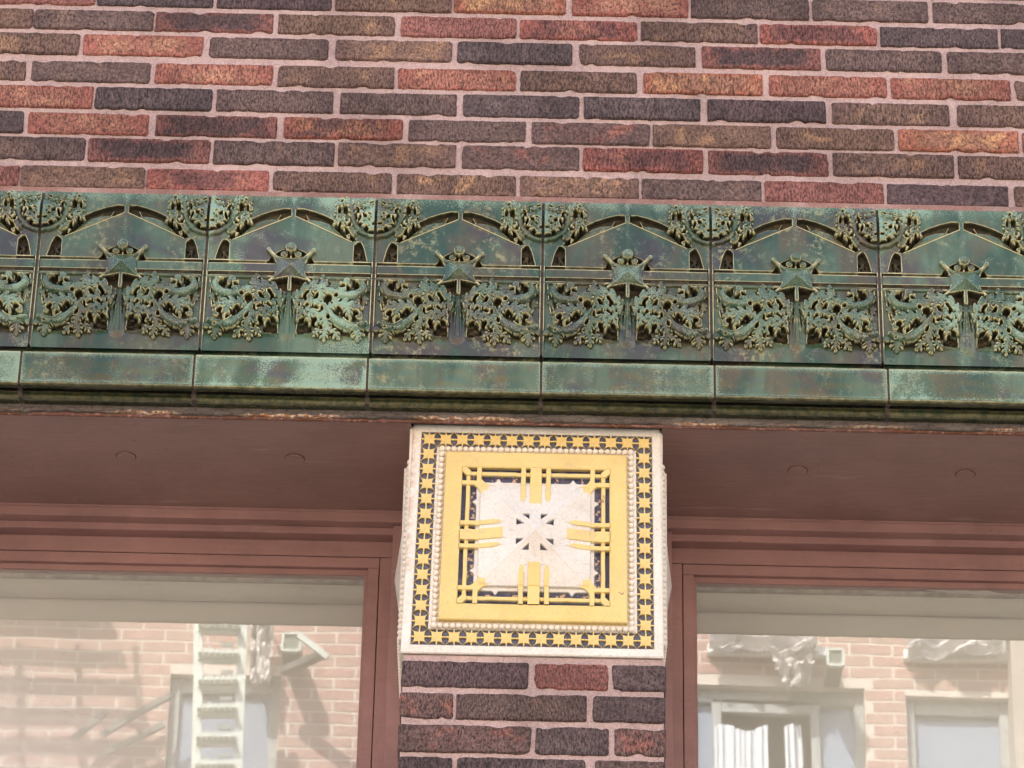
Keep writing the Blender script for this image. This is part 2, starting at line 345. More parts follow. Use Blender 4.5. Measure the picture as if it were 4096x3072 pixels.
# ------------------------------------------------------------------ brick pier under the capital
pier = thing('brick_pier', 'dark brick pier between the two windows under the cream and yellow tile block', 'pier')
PX0, PX1 = -.1655, .2515
PR = [((885, 1078), (920, 1100), [(95, 1015), (1060, 1590), (1615, 2003)], [KP, P, K]),
      ((1115, 1300), (1145, 1335), [(95, 475), (495, 1435), (1480, 2003)], [GP, G, K]),
      ((1340, 1535), (1380, 1580), [(85, 1035), (1065, 1595), (1635, 2003)], [GP, K, GP]),
      ((1572, 1765), (1612, 1812), [(80, 465), (500, 1425), (1495, 2005)], [K, K, G])]
for (lt, lb), (rt, rb), bx, tys in PR:
    zt = (pix(1603, 2150 + lt / 1.8, 0)[1] + pix(2663, 2150 + rt / 1.8, 0)[1]) / 2
    zb = (pix(1603, 2150 + lb / 1.8, 0)[1] + pix(2663, 2150 + rb / 1.8, 0)[1]) / 2
    for (a, b_), ty in zip(bx, tys):
        v = 2150 + (lt + lb) / 3.6
        x0, x1 = pix(1550 + a / 1.8, v, 0)[0], pix(1550 + b_ / 1.8, v, 0)[0]
        if a < 110: x0 = PX0 + random.uniform(-.001, .001)
        if b_ > 1990: x1 = PX1 + random.uniform(-.001, .001)
        brick(pier, x0, x1, zb, zt, ty, depth=.06, step=.006, jit=.0008)
zp = 2.2064 + CZ
for r in range(14):
    cuts = [PX0, PX0 + .2035, PX0 + .213, PX0 + .3165, PX0 + .326, PX1] if r % 2 else [PX0, PX0 + .082, PX0 + .0915, PX0 + .3, PX0 + .3095, PX1]
    for a in range(0, 6, 2): brick(pier, cuts[a], cuts[a + 1], zp - .0455, zp, random.choice((K, G, KP, GP, P)), depth=.06, jit=.0011)
    zp -= .0546
ZC0 = (pix(865 * 1.8517, 1408 * 1.8517, -.003)[1] + pix(1434 * 1.8517, 1422 * 1.8517, -.003)[1]) / 2; ZC1 = 2.8420 + CZ
box('mortar', PX0 + .003, PX1 - .003, .003, .33, zp, ZC0 - .001, M_MORTAR, pier)

# ------------------------------------------------------------------ relief engine: height fields cut into parts
def sstep(a, b, x): t = np.clip((x - a) / (b - a), 0, 1); return t * t * (3 - 2 * t)
def blur(a, r, it=2):
    for _ in range(it):
        for ax in (0, 1):
            p = np.pad(a, [(r + 1, r) if k == ax else (0, 0) for k in (0, 1)], mode='edge'); c = np.cumsum(p, axis=ax)
            a = (np.take(c, range(2 * r + 1, c.shape[ax]), axis=ax) - np.take(c, range(0, c.shape[ax] - 2 * r - 1), axis=ax)) / (2 * r + 1)
    return a
def vnoise(X, Y, s, seed):
    r = np.random.default_rng(seed); T_ = r.random((64, 64)); x = X * s; y = Y * s
    xi = np.floor(x).astype(int); yi = np.floor(y).astype(int); fx = x - xi; fy = y - yi
    fx = fx * fx * (3 - 2 * fx); fy = fy * fy * (3 - 2 * fy); g = lambda i, j: T_[i % 64, j % 64]
    return (g(xi, yi) * (1 - fx) + g(xi + 1, yi) * fx) * (1 - fy) + (g(xi, yi + 1) * (1 - fx) + g(xi + 1, yi + 1) * fx) * fy - .5
def relief_parts(X, Z, H, ID, names, mat, parent, y0, attrs, extra=None):
    """X, Z, H in metres (rows x cols); one mesh object per id."""
    nr, nc = X.shape; idq = ID[:-1, :-1]; res = {}
    V = np.stack([X, y0 - H, Z], -1).reshape(-1, 3)
    base = (np.arange(nr - 1)[:, None] * nc + np.arange(nc - 1)[None, :])
    for k, nm in names.items():
        q = base[idq == k]
        if q.size == 0: continue
        F = np.stack([q, q + nc, q + nc + 1, q + 1], -1)
        used, inv = np.unique(F.ravel(), return_inverse=True); F = inv.reshape(-1, 4)
        me = bpy.data.meshes.new(nm); me.vertices.add(len(used)); me.vertices.foreach_set('co', V[used].ravel())
        me.loops.add(F.size); me.loops.foreach_set('vertex_index', F.ravel().astype(np.int32))
        me.polygons.add(len(F)); me.polygons.foreach_set('loop_start', np.arange(0, F.size, 4, dtype=np.int32))
        me.update(calc_edges=True)
        for an, av in attrs.items():
            at = me.attributes.new(an, 'FLOAT', 'POINT'); at.data.foreach_set('value', av.ravel()[used].astype(np.float32))
        me.materials.append(mat); me.shade_smooth(); me.validate()
        o = bpy.data.objects.new(nm, me); link(o, parent)
        for a, b_ in (extra or {}).items(): o[a] = b_
        res[k] = o
    return res

# ------------------------------------------------------------------ green frieze tile
TW, THT = 282.4, 298.0          # pitch and height of the face, mm
def P2(px, py):                 # crop of the middle tile -> mm
    L = 140 - (py - 130) * .035; W = 1418 + (py - 130) * .0257
    return (px - L) / W * TW, (py - 135 - .0145 * (px - 140)) / 1385 * THT
def A_(zx, zy): return P2((1480 + zx / 5.53 - 1450) * 2.1825, (780 + zy / 5.53 - 740) * 2.1825)
def B_(zx, zy): return P2((1480 + zx / 4.6075 - 1450) * 2.1825, (1100 + zy / 4.6075 - 740) * 2.1825)
RES = .8
gx = np.arange(2.3, TW - 2.3 + .01, RES); gy = np.arange(0, THT + 8.01, RES)
XX, YY = np.meshgrid(gx, gy)
wx = XX + 2.2 * vnoise(XX, YY, .11, 1) + .9 * vnoise(XX, YY, .4, 2); wy = YY + 2.2 * vnoise(XX, YY, .11, 3) + .9 * vnoise(XX, YY, .4, 4)
H = np.zeros_like(XX); ID = np.zeros(XX.shape, int)
NAMES = {0: 'panel'}
def raise_(m, h, k=None):       # m = soft mask, h = height: keep the higher
    global H, ID
    cand = H * (1 - m) + h * m; up = cand > H + .02
    if k is not None: ID = np.where(up & (m > .5), k, ID)
    H = np.maximum(H, cand)
def set_(m, h, k=None):
    global H, ID
    H = H * (1 - m) + h * m
    if k is not None: ID = np.where(m > .5, k, ID)
def seg_sd(x, y, pts, rad):
    best = np.full(x.shape, 1e9); bt = np.zeros(x.shape); br = np.ones(x.shape); n = len(pts) - 1
    for i in range(n):
        (ax, ay), (bx, by) = pts[i], pts[i + 1]; dx, dy = bx - ax, by - ay
        t = np.clip(((x - ax) * dx + (y - ay) * dy) / (dx * dx + dy * dy + 1e-9), 0, 1)
        r = rad[i] + (rad[i + 1] - rad[i]) * t; d = np.hypot(x - ax - t * dx, y - ay - t * dy) - r
        s = d < best; best = np.where(s, d, best); bt = np.where(s, (i + t) / n, bt); br = np.where(s, r, br)
    return best, bt, br
def smooth_pts(pts, k=6):       # Catmull-Rom
    p = [pts[0]] + list(pts) + [pts[-1]]; o = []
    for i in range(1, len(p) - 2):
        for j in range(k):
            t = j / k; a, b_, c, d = (np.array(q, float) for q in p[i - 1:i + 3])
            o.append(tuple(.5 * (2 * b_ + (c - a) * t + (2 * a - 5 * b_ + 4 * c - d) * t * t + (3 * b_ - 3 * c + d - a) * t ** 3)))
    o.append(tuple(p[-2])); return o
def poly_sd(x, y, pts):
    d = np.full(x.shape, 1e18); s = np.ones(x.shape); n = len(pts)
    for i in range(n):
        ax, ay = pts[i]; bx, by = pts[i - 1]; ex, ey = bx - ax, by - ay; wx_, wy_ = x - ax, y - ay
        t = np.clip((wx_ * ex + wy_ * ey) / (ex * ex + ey * ey + 1e-9), 0, 1)
        d = np.minimum(d, (wx_ - ex * t) ** 2 + (wy_ - ey * t) ** 2)
        c1, c2, c3 = y >= ay, y < by, ex * wy_ > ey * wx_
        f = (c1 & c2 & c3) | (~c1 & ~c2 & ~c3); s = np.where(f, -s, s)
    return s * np.sqrt(d)
def ridge(pts, r, h, base=0, k=None, conv=None, warp=False, sm=True, flat=False):
    if conv: pts = [conv(*p) for p in pts]
    rr = r if isinstance(r, (list, tuple)) else [r] * len(pts)
    if sm and len(pts) > 2: rr = list(np.interp(np.linspace(0, 1, (len(pts) - 1) * 6 + 1), np.linspace(0, 1, len(pts)), rr)); pts = smooth_pts(pts)
    for mir in (0, 1) if MIRROR else (0,):
        x = TW + MDX - (wx if warp else XX) if mir else (wx if warp else XX); y = wy if warp else YY
        d, t, r_ = seg_sd(x, y, pts, rr); m = sstep(.6, -.5, d); q = np.clip(1 + d / r_, 0, 1)
        prof = 1.0 if flat else np.sqrt(np.clip(1 - q * q, 0, 1))
        kk = (k + mir * 20) if k is not None else None
        if kk is not None: NAMES.setdefault(kk, PART)
        raise_(m, base + h * prof, kk)
def holes(lst, conv, depth=-9, soft=.9, warp=True):
    global H
    for (cx, cy, rx, ry, ang) in lst:
        x0, y0 = conv(cx, cy); s = 284 / 1440 * 2.1825 / SC * .92
        rx_, ry_ = rx * s, ry * s; a = math.radians(ang)
        for mir in (0, 1) if MIRROR else (0,):
            x = TW + MDX - (wx if mir else wx) if mir else wx; x = (TW + MDX - wx) if mir else wx
            dx, dy = x - x0, wy - y0; u = dx * math.cos(a) + dy * math.sin(a); v = -dx * math.sin(a) + dy * math.cos(a)
            q = np.sqrt((u / rx_) ** 2 + (v / ry_) ** 2); m = sstep(1 + soft / max(rx_, ry_), 1 - soft / max(rx_, ry_), q)
            H = H * (1 - m) + np.minimum(H, depth) * m
def leaf(cx, cy, rx, ry, ang, h, k, conv, base=2.5, n=7, amp=.16, seed=0, flute=.10, sharp=1.0, top=.55):
    x0, y0 = conv(cx, cy); s = 1 / SC * 284 / 1440 * 2.1825; rx_, ry_ = rx * s, ry * s; a = math.radians(ang)
    for mir in (0, 1) if MIRROR else (0,):
        x = (TW + MDX - wx) if mir else wx
        dx, dy = x - x0, wy - y0; u = dx * math.cos(a) + dy * math.sin(a); v = -dx * math.sin(a) + dy * math.cos(a)
        th = np.arctan2(v / ry_, u / rx_); q = np.sqrt((u / rx_) ** 2 + (v / ry_) ** 2)
        tri = np.abs(((th * n / (2 * np.pi) + seed * .37) % 1) - .5) * 4 - 1
        lim = 1 + amp * np.sign(tri) * np.abs(tri) ** sharp + amp * .5 * np.cos(3 * th + seed)
        qn = q / lim; m = sstep(1 + .5 / rx_, 1 - .5 / rx_, qn)
        dome = .35 + .65 * np.sqrt(np.clip(1 - qn * qn, 0, 1))
        hh = base + h * dome * (1 + .35 * flute * np.cos(n * th + seed * 2)) * (1 + .55 * LUMP) + .12 * h * (v / ry_) * -1 * top
        kk = k + mir * 20; NAMES.setdefault(kk, 'leaf'); raise_(m, hh, kk)
LUMP = vnoise(XX, YY, .085, 21) + .6 * vnoise(XX, YY, .2, 22)
PART = 'leaf'; MIRROR = True; MDX = 2.6; SC = 5.53
CXM = (TW + MDX) / 2
# top register: flat gable plate, arch recess, lancet side openings
set_(sstep(.5, -.5, -(YY - 20)) * 0 + 1, 1.5)
arch = poly_sd(XX, YY, [A_(*p) for p in ((600, 1130), (700, 1000), (850, 860), (1080, 690), (1300, 580), (1550, 490), (1800, 430), (1935, 430), (1940, 600), (1900, 640), (1600, 765), (1300, 898), (1000, 1032), (800, 1122), (700, 1165))])
lanc = poly_sd(XX, YY, [A_(*p) for p in ((490, 1160), (560, 1180), (640, 1240), (632, 1630), (320, 1630), (360, 1430), (420, 1300))])
def msym(f):                    # mirrored copy of a sampled left-half field
    L = f; xi = np.clip(((TW + MDX - XX[0]) - gx[0]) / RES, 0, len(gx) - 1.001); i0 = xi.astype(int); fr = xi - i0
    return L[:, i0] * (1 - fr) + L[:, np.minimum(i0 + 1, len(gx) - 1)] * fr
for sd_ in (arch, lanc):
    s2 = np.minimum(np.where(XX < CXM, sd_, 99), np.where(XX >= CXM, msym(sd_), 99)); set_(sstep(.7, -.7, s2), -13)
# eye shaped petal and small strut lying in the arch recess
eye = poly_sd(XX, YY, [A_(*p) for p in ((860, 1060), (960, 950), (1090, 830), (1230, 735), (1400, 675), (1580, 655), (1730, 672), (1600, 765), (1300, 915), (1050, 1030))])
eye = np.where(XX < CXM, eye, msym(eye)); set_(sstep(.7, -.7, eye), -1.2 + 2.0 * sstep(0, -6, eye))
ridge([(1720, 540), (1650, 660), (1560, 760)], 1.3, 2.5, -5, conv=A_)

ridge([(500, 1420), (580, 1500), (600, 1640)], [3.4, 2.2, 1.2], 3, -9, conv=A_); ridge([(520, 1450), (460, 1640)], [2.0, 3.2], 4, -10, conv=A_); ridge([(470, 1340), (520, 1420), (610, 1380)], .9, 2, -6, conv=A_)
ridge([(700, 1165), (1940, 612)], 1.3, 1.6, 1.5, conv=A_, sm=False)
ridge([(410, 1050), (560, 1150), (640, 1240), (632, 1630)], 1.1, 1.2, 1.5, conv=A_, sm=False); ridge([(490, 1165), (410, 1320), (320, 1630)], 1.1, 1.3, 1.5, conv=A_)
# horizontal bars
y_ = lambda py, px=500: P2(px, py)[1]
for (a, b_, dd) in ((y_(742), y_(770), -8), (y_(850), y_(872), -8)):
    m = sstep(-.5, .5, YY - a) * sstep(.5, -.5, YY - b_); set_(m, dd * .55)
    for (p, q) in ((140, 310), (640, 716), (964, 1030), (1372, 1545)):
        mm = m * sstep(-.5, .5, XX - P2(p, 800)[0]) * sstep(.5, -.5, XX - P2(q, 800)[0]); set_(mm, -11)
for (a, b_, hh) in ((y_(730), y_(744), 2.6), (y_(752), y_(760), .0), (y_(770), y_(852), 5.0), (y_(858), y_(864), 0), (y_(874), y_(896), 2.6)):
    m = sstep(-.4, .4, YY - a) * sstep(.4, -.4, YY - b_) * sstep(5.5, 6.5, XX) * sstep(-5.5, -6.5, XX - TW); raise_(m, hh)
# lower field a little lower than the gable, with deep pockets
low = sstep(y_(896), y_(900), YY) * sstep(y_(1450), y_(1380), YY); set_(low, -2.2)
m = sstep(y_(900), y_(905), YY) * sstep(y_(960), y_(955), YY)
for (p, q) in ((195, 300), (1372, 1490)):
    set_(m * sstep(-.5, .5, XX - P2(p, 930)[0]) * sstep(.5, -.5, XX - P2(q, 930)[0]), -12)
# round opening behind the star
scx, scy = P2(842, 822); rr = np.hypot(XX - scx, YY - scy)
cut = sstep(41.5, 40.3, rr) * (1 - sstep(y_(744), y_(746), YY) * sstep(y_(896), y_(893), YY)); set_(cut, -12)
set_(cut * sstep(y_(950), y_(965), YY), -9)
# side fillets and fins
for s in (0, 1):
    x = XX if s == 0 else TW - XX
    set_(sstep(5.2, 4.2, x), 3.0)
    d, t, r_ = seg_sd(x, YY, [(9, y_(905)), (13, y_(1100)), (21, y_(1285))], [1.6, 1.5, .8]); raise_(sstep(.5, -.5, d), 1.8)
    d, t, r_ = seg_sd(x, YY, [(14, y_(940)), (18, y_(1100)), (25.5, y_(1285))], [1.3, 1.5, .9]); raise_(sstep(.5, -.5, d), .6)
    d, t, r_ = seg_sd(x, YY, [(11.2, y_(935)), (15.2, y_(1100)), (22.5, y_(1290))], [.6, .7, .5]); set_(sstep(.5, -.5, d), -7)
# deep pockets under the leaves
SC = 4.6075
holes([(760, 760, 110, 45, 30), (600, 710, 90, 30, 10), (1370, 1190, 85, 100, 0), (1250, 1210, 70, 55, 0), (430, 1060, 100, 70, -30), (330, 370, 50, 80, 0)], B_, -12)
def acan(pts, w, h, k, conv, base=3, n=5, fold=.22, eye=.62, env=(.55, 1.0, .9, .25)):
    """acanthus leaf laid along a spine: pointed lobes, folds between them, drilled eyes at the lobe roots"""
    global H
    P_ = smooth_pts([conv(*p) for p in pts], 8); mm = 284 / 1440 * 2.1825 / SC; wm = w * mm; nseg = len(P_) - 1
    for mir in (0, 1) if MIRROR else (0,):
        x = (TW + MDX - wx) if mir else wx; y = wy
        best = np.full(x.shape, 1e9); T_ = np.zeros(x.shape); S_ = np.zeros(x.shape)
        for i_ in range(nseg):
            (ax, ay), (bx, by) = P_[i_], P_[i_ + 1]; dx, dy = bx - ax, by - ay; L2 = dx * dx + dy * dy + 1e-9
            t0 = ((x - ax) * dx + (y - ay) * dy) / L2; t = np.clip(t0, 0, 1); ex, ey = x - ax - t * dx, y - ay - t * dy; d = np.hypot(ex, ey)
            m_ = d < best; best = np.where(m_, d, best); T_ = np.where(m_, (i_ + t) / nseg, T_); S_ = np.where(m_, np.sign(dx * (y - ay) - dy * (x - ax)), S_)
        e = np.interp(T_, np.linspace(0, 1, len(env)), env); v = best / wm; ph = T_ * n - .75 * v * (1.0 / np.maximum(e, .3)) * .45 + .13 * (S_ > 0)
        fr = ph % 1; tooth = np.where(fr < .72, fr / .72, (1 - fr) / .28)
        lim = e * (.62 + .46 * tooth ** .8); q = v / np.maximum(lim, .05); m = sstep(1 + .45 / wm, 1 - .45 / wm, q)
        sh = .45 + .55 * np.sqrt(np.clip(1 - np.clip(q, 0, 1) ** 2.4, 0, 1)); fo = 1 + fold * (np.sin(np.pi * fr) - .55) * np.clip(v * 2.2, 0, 1) * 1.6
        hh = base + h * (.55 + .45 * np.sin(np.pi * np.clip(T_ * .9 + .12, 0, 1))) * sh * fo + .06 * h * np.exp(-(v / .10) ** 2)
        kk = k + mir * 20; NAMES.setdefault(kk, 'leaf'); raise_(m, hh, kk)
        if eye:
            L = sum(math.hypot(P_[i_ + 1][0] - P_[i_][0], P_[i_ + 1][1] - P_[i_][1]) for i_ in range(nseg)); du = np.minimum(fr, 1 - fr) * L / n
            dv = (v - eye * e) * wm; r_ = np.hypot(du / 1.05, dv / 1.6); mh = sstep(1.25, .8, r_) * (T_ > .06) * (T_ < .93) * (q < .98)
            mine = (ID == kk) | (mh < .01); H = np.where(mine, H * (1 - mh) + np.minimum(H, base - 7) * mh, H)
# central stem and the curved ribs that spring beside it
MIRROR = False
cxs = lambda py: P2(838, py)[0]
ridge([(CXM - .6, y_(905)), (CXM, y_(1050)), (CXM, y_(1200)), (CXM, y_(1400))], [2.8, 3.6, 6.0, 15.0], 4.5, 0, k=2); NAMES[2] = 'stem'
for o_ in (-1, 1):
    d, t, r_ = seg_sd(XX, YY, [(CXM + o_ * 1.3, y_(1000)), (CXM + o_ * 5, y_(1390))], [.5, .8]); H = H - sstep(.6, -.4, d) * 1.6
MIRROR = True
ridge([(1250, 470), (1400, 600), (1490, 780), (1505, 950), (1475, 1290)], [3, 3.2, 2.8, 2.4, 2.4], 5, -1, conv=B_)
ridge([(1330, 840), (1410, 920), (1450, 1080), (1445, 1290)], 1.4, 3.5, -1, conv=B_); ridge([(1240, 890), (1340, 930), (1430, 1060), (1440, 1200)], 1.4, 3.5, 0, conv=B_)
ridge([(1370, 790), (1450, 880), (1490, 1060), (1500, 1290)], 1.4, 4, 0, conv=B_)
ridge([(1320, 1070), (1440, 1130)], 2.2, 5, -10, conv=B_); ridge([(1300, 1200), (1430, 1180)], 1.6, 4, -11, conv=B_); ridge([(1180, 1230), (1300, 1250), (1330, 1300)], 1.5, 4, -9, conv=B_)
# foliage, back to front
acan([(1500, 860), (1480, 640), (1420, 490)], 75, 3.1, 3, B_, base=1, n=4, eye=0); acan([(1480, 700), (1540, 600), (1530, 500)], 55, 3.1, 3, B_, base=1, n=3, eye=0)
acan([(300, 500), (250, 600), (300, 720)], 60, 3.1, 5, B_, base=0, n=4, eye=0); acan([(640, 640), (520, 690), (430, 760)], 60, 3.9, 5, B_, base=0, n=4, eye=0); acan([(280, 380), (220, 350), (200, 430)], 40, 2.3, 5, B_, base=0, n=3, eye=0)
acan([(1040, 480), (1045, 330), (1035, 170)], 150, 7, 4, B_, base=2, n=3, env=(.6, 1.0, .7, .1)); acan([(1000, 420), (880, 400), (780, 410)], 60, 3.1, 4, B_, base=1, n=3, eye=0); acan([(1100, 420), (1240, 370), (1360, 420)], 65, 3.9, 4, B_, base=1, n=4, eye=0)
ridge([(1060, 470), (860, 510), (700, 570), (560, 580), (420, 550), (320, 470), (300, 370), (360, 300), (430, 300)], [7, 8, 9, 9.5, 9, 8, 6.5, 4.5, 2.5], 12, 3, k=5, conv=B_, warp=True)
acan([(700, 560), (660, 420), (600, 330), (540, 400)], 100, 10.1, 5, B_, base=5, n=4, eye=0); acan([(480, 560), (400, 640), (360, 720)], 55, 5.5, 5, B_, base=3, n=3, eye=0); acan([(640, 590), (560, 660)], 50, 5.5, 5, B_, base=3, n=2, eye=0); acan([(340, 340), (350, 250)], 45, 5.5, 5, B_, base=4, n=2, eye=0)
acan([(1470, 830), (1430, 640), (1290, 490), (1090, 450), (900, 530), (790, 690)], 150, 11.7, 6, B_, base=4, n=7, env=(.25, .7, 1, 1, .9, .3))
acan([(1100, 470), (1060, 600), (1010, 740)], 120, 13.3, 6, B_, base=5, n=4, env=(.7, 1, .8, .2)); acan([(1200, 500), (1240, 620), (1190, 720)], 80, 12.5, 6, B_, base=5, n=3, env=(.7, 1, .8, .2))
acan([(1430, 930), (1340, 800), (1180, 740), (1020, 800), (980, 890)], 110, 11.7, 7, B_, base=6, n=6, env=(.3, .8, 1, .9, .3))
acan([(1440, 1080), (1340, 960), (1200, 920), (1080, 1000), (1080, 1140)], 130, 12.5, 8, B_, base=5, n=6, env=(.25, .8, 1, 1, .3)); acan([(1190, 960), (1240, 1080), (1220, 1190)], 90, 11.7, 8, B_, base=5, n=3, env=(.8, 1, .8, .2))
acan([(900, 830), (760, 780), (560, 780), (400, 830), (320, 960)], 150, 11.7, 9, B_, base=4, n=6, env=(.3, .9, 1, .9, .4)); acan([(560, 830), (520, 940), (480, 1060)], 105, 13.3, 9, B_, base=5, n=3, env=(.9, 1, .8, .3)); acan([(700, 800), (690, 740)], 70, 10.1, 9, B_, base=5, n=2, eye=0)
ridge([(960, 780), (880, 900), (800, 1010), (690, 1100), (560, 1170), (430, 1190), (300, 1150), (200, 1110)], [3.5, 5.5, 7.5, 9, 9.5, 9, 7.5, 4], 13, 5, k=10, conv=B_, warp=True)
ridge([(270, 1110), (340, 1140), (440, 1150), (540, 1110), (610, 1060)], 1.9, 4, 16, k=10, conv=B_, warp=True)
acan([(420, 1180), (340, 1280), (310, 1400)], 150, 7.8, 10, B_, base=3, n=4, env=(.6, 1, 1, .3)); acan([(260, 1140), (170, 1170), (110, 1130)], 90, 6.2, 10, B_, base=2, n=3, eye=0); acan([(560, 1190), (520, 1270)], 60, 6.2, 10, B_, base=2, n=2, eye=0)
acan([(930, 880), (960, 1010), (910, 1140), (850, 1260)], 115, 10.1, 11, B_, base=5, n=5, env=(.5, 1, 1, .8))
acan([(880, 1220), (760, 1290), (650, 1390)], 110, 7.8, 11, B_, base=3, n=4, env=(.7, 1, .9, .2)); acan([(900, 1220), (930, 1330), (930, 1450)], 105, 7.8, 11, B_, base=4, n=4, env=(.7, 1, .9, .2)); acan([(950, 1200), (1060, 1280), (1130, 1360)], 90, 7, 11, B_, base=3, n=4, env=(.7, 1, .9, .2))
holes([(670, 415, 52, 34, 20), (420, 385, 52, 42, 0), (900, 640, 70, 70, 10), (1120, 640, 26, 66, -18), (1300, 590, 34, 90, -38), (780, 580, 34, 28, 0),
       (925, 293, 24, 22, 0), (1095, 285, 22, 32, -20), (1110, 845, 36, 40, 0), (1270, 820, 28, 52, -15), (1010, 850, 20, 50, 10),
       (1130, 1080, 42, 62, -25), (1280, 1150, 55, 60, 0), (385, 900, 56, 46, -30), (710, 855, 42, 48, -20), (545, 1040, 42, 50, 0), (415, 1075, 54, 38, 20),
       (885, 1010, 28, 60, 10), (1000, 1200, 24, 30, 0), (810, 1320, 48, 22, 25)], B_, -9)
# top corner bulb cut by the joint, pocket leaf and leaflets
SC = 5.53
acan([(200, 250), (400, 200), (640, 190)], 95, 3, 12, A_, base=1.5, n=5, eye=0); acan([(560, 420), (600, 310), (620, 230)], 80, 4, 12, A_, base=2, n=4)
leaf(130, 340, 170, 190, 0, 3, 12, A_, n=4, amp=.03, base=1.5, flute=0); ridge([(200, 190), (300, 250), (380, 370)], [1.2, 1.3, 1.2], 2, 4, k=12, conv=A_, warp=True)
ridge([(660, 480), (690, 600), (670, 740), (570, 880), (400, 1000), (150, 1060), (60, 1060)], [3.2, 4.4, 5.0, 5.0, 4.8, 4.6, 4.6], 6, 3, k=12, conv=A_, warp=True)
LUMP = LUMP * .35
leaf(150, 660, 430, 330, 0, 13, 12, A_, n=3, amp=.0, base=1.5, flute=.0)
LUMP = LUMP / .35
acan([(200, 930), (400, 850), (520, 690), (500, 540), (400, 450)], 105, 13, 13, A_, base=3.5, n=6, env=(.4, .8, 1, .9, .4), fold=.15); acan([(420, 520), (360, 640), (280, 740)], 80, 14, 13, A_, base=4, n=3, env=(.7, 1, .8, .2), fold=.15); acan([(480, 400), (400, 360), (300, 420)], 70, 10, 13, A_, base=3, n=3, eye=0)
acan([(710, 640), (745, 420), (850, 270), (990, 300), (1070, 480)], 115, 9, 14, A_, base=3, n=7, env=(.6, .9, 1, 1, .4)); acan([(1040, 300), (1080, 200)], 60, 5, 14, A_, base=2, n=3, eye=0); acan([(900, 570), (1000, 600), (1100, 580)], 70, 7, 14, A_, base=3, n=4, eye=0); acan([(850, 290), (860, 400), (860, 500)], 60, 7, 14, A_, base=2, n=3, eye=0)
acan([(720, 900), (800, 780), (930, 720), (1040, 770), (1120, 830)], 120, 10, 15, A_, base=3, n=6, env=(.6, .9, 1, .8, .15)); acan([(880, 750), (890, 850), (860, 960)], 80, 10, 15, A_, base=3, n=3, env=(.8, 1, .8, .2)); leaf(650, 980, 85, 85, 0, 8, 15, A_, n=5, amp=.1, base=2); acan([(760, 1080), (800, 960)], 60, 5, 15, A_, base=0, n=3, eye=0)
holes([(870, 440, 50, 100, 0), (1015, 460, 30, 70, -8), (960, 270, 30, 16, 30), (545, 690, 26, 95, -8), (600, 430, 26, 46, -20), (350, 560, 34, 22, -20), (450, 620, 26, 40, 10),
       (395, 900, 44, 42, -20), (250, 790, 40, 26, -15), (330, 230, 50, 20, 25), (830, 730, 36, 22, 0), (970, 780, 20, 30, -20), (765, 820, 34, 44, 20), (810, 950, 32, 64, 12), (660, 1080, 46, 24, 0)], A_, -8)
# star boss with its pyramid, arms and buds
MIRROR = False
def star_fn(h0, hp, k):
    a = 24.0; u = (XX - scx) / a; v = (YY - scy) / 19.0
    au, av = np.abs(u), np.abs(v)
    side = .99 + .24 * np.clip(np.minimum(au, av) ** 2, 0, 2)   # concave sides
    sd_ = (np.maximum(au, av) - side) * a
    m = sstep(.5, -.5, sd_); py = h0 + hp * np.clip(1 - np.maximum(au, av) / 1.0, 0, 1) ** 1.0 + 1.6 * np.exp(-(np.abs(au - av) * 7) ** 2) * np.clip(np.minimum(au, av), 0, 1)
    NAMES[k] = 'star_boss'; raise_(m, py, k)
    global DIAG
    DIAG = .48 * np.exp(-(np.abs(au - av) * 8.5) ** 2) * m + .30 * np.exp(-(sd_ / 1.1) ** 2)
    for sx in (-1, 1):
        d, t, r_ = seg_sd(XX, YY, [(scx + sx * 20, scy - 15), (scx + sx * 30, scy - 25), (scx + sx * 38, scy - 34)], [2.6, 1.9, 3.2]); raise_(sstep(.5, -.5, d), h0 + 3 + 2.5 * np.sqrt(np.clip(1 - np.clip(1 + d / r_, 0, 1) ** 2, 0, 1)), k)
        d, t, r_ = seg_sd(XX, YY, [(scx + sx * 20, scy + 15), (scx + sx * 30, scy + 23), (scx + sx * 39, scy + 32)], [2.6, 1.9, 2.6]); raise_(sstep(.5, -.5, d), h0 + 1.5 + 2 * np.sqrt(np.clip(1 - np.clip(1 + d / r_, 0, 1) ** 2, 0, 1)), k)
    d, t, r_ = seg_sd(XX, YY, [(scx, scy + 16), (scx, scy + 42)], [3.2, 3.4]); raise_(sstep(.5, -.5, d), h0 + 1.5, 2)
star_fn(9, 12, 16)
for j, (bx, by, br_, bh) in enumerate(((760, 660, 0, 0),) * 0 + ((scx - 11.5, scy - 26.5, 6.4, 6), (scx + 11.5, scy - 26.5, 6.4, 6), (scx - .5, scy - 37.0, 9.8, 12))):
    d, t, r_ = seg_sd(XX, YY, [(bx, by), (bx + (scx - bx) * .35, scy - 17)], [1.9, 2.2]); raise_(sstep(.5, -.5, d), 1 + bh * .3, 17 + j)
    q = np.hypot(XX - bx, YY - by) / br_; raise_(sstep(1.03, .97, q), bh + br_ * np.sqrt(np.clip(1 - q * q, 0, 1)), 17 + j); NAMES[17 + j] = 'bud'
LF = (ID >= 3) & (ID != 16) & (ID != 17) & (ID != 18) & (ID != 19)
H = np.where(LF, .35 * H + .65 * blur(H, 1, 1), H) + .35 * vnoise(XX, YY, .55, 8) * (ID > 0)
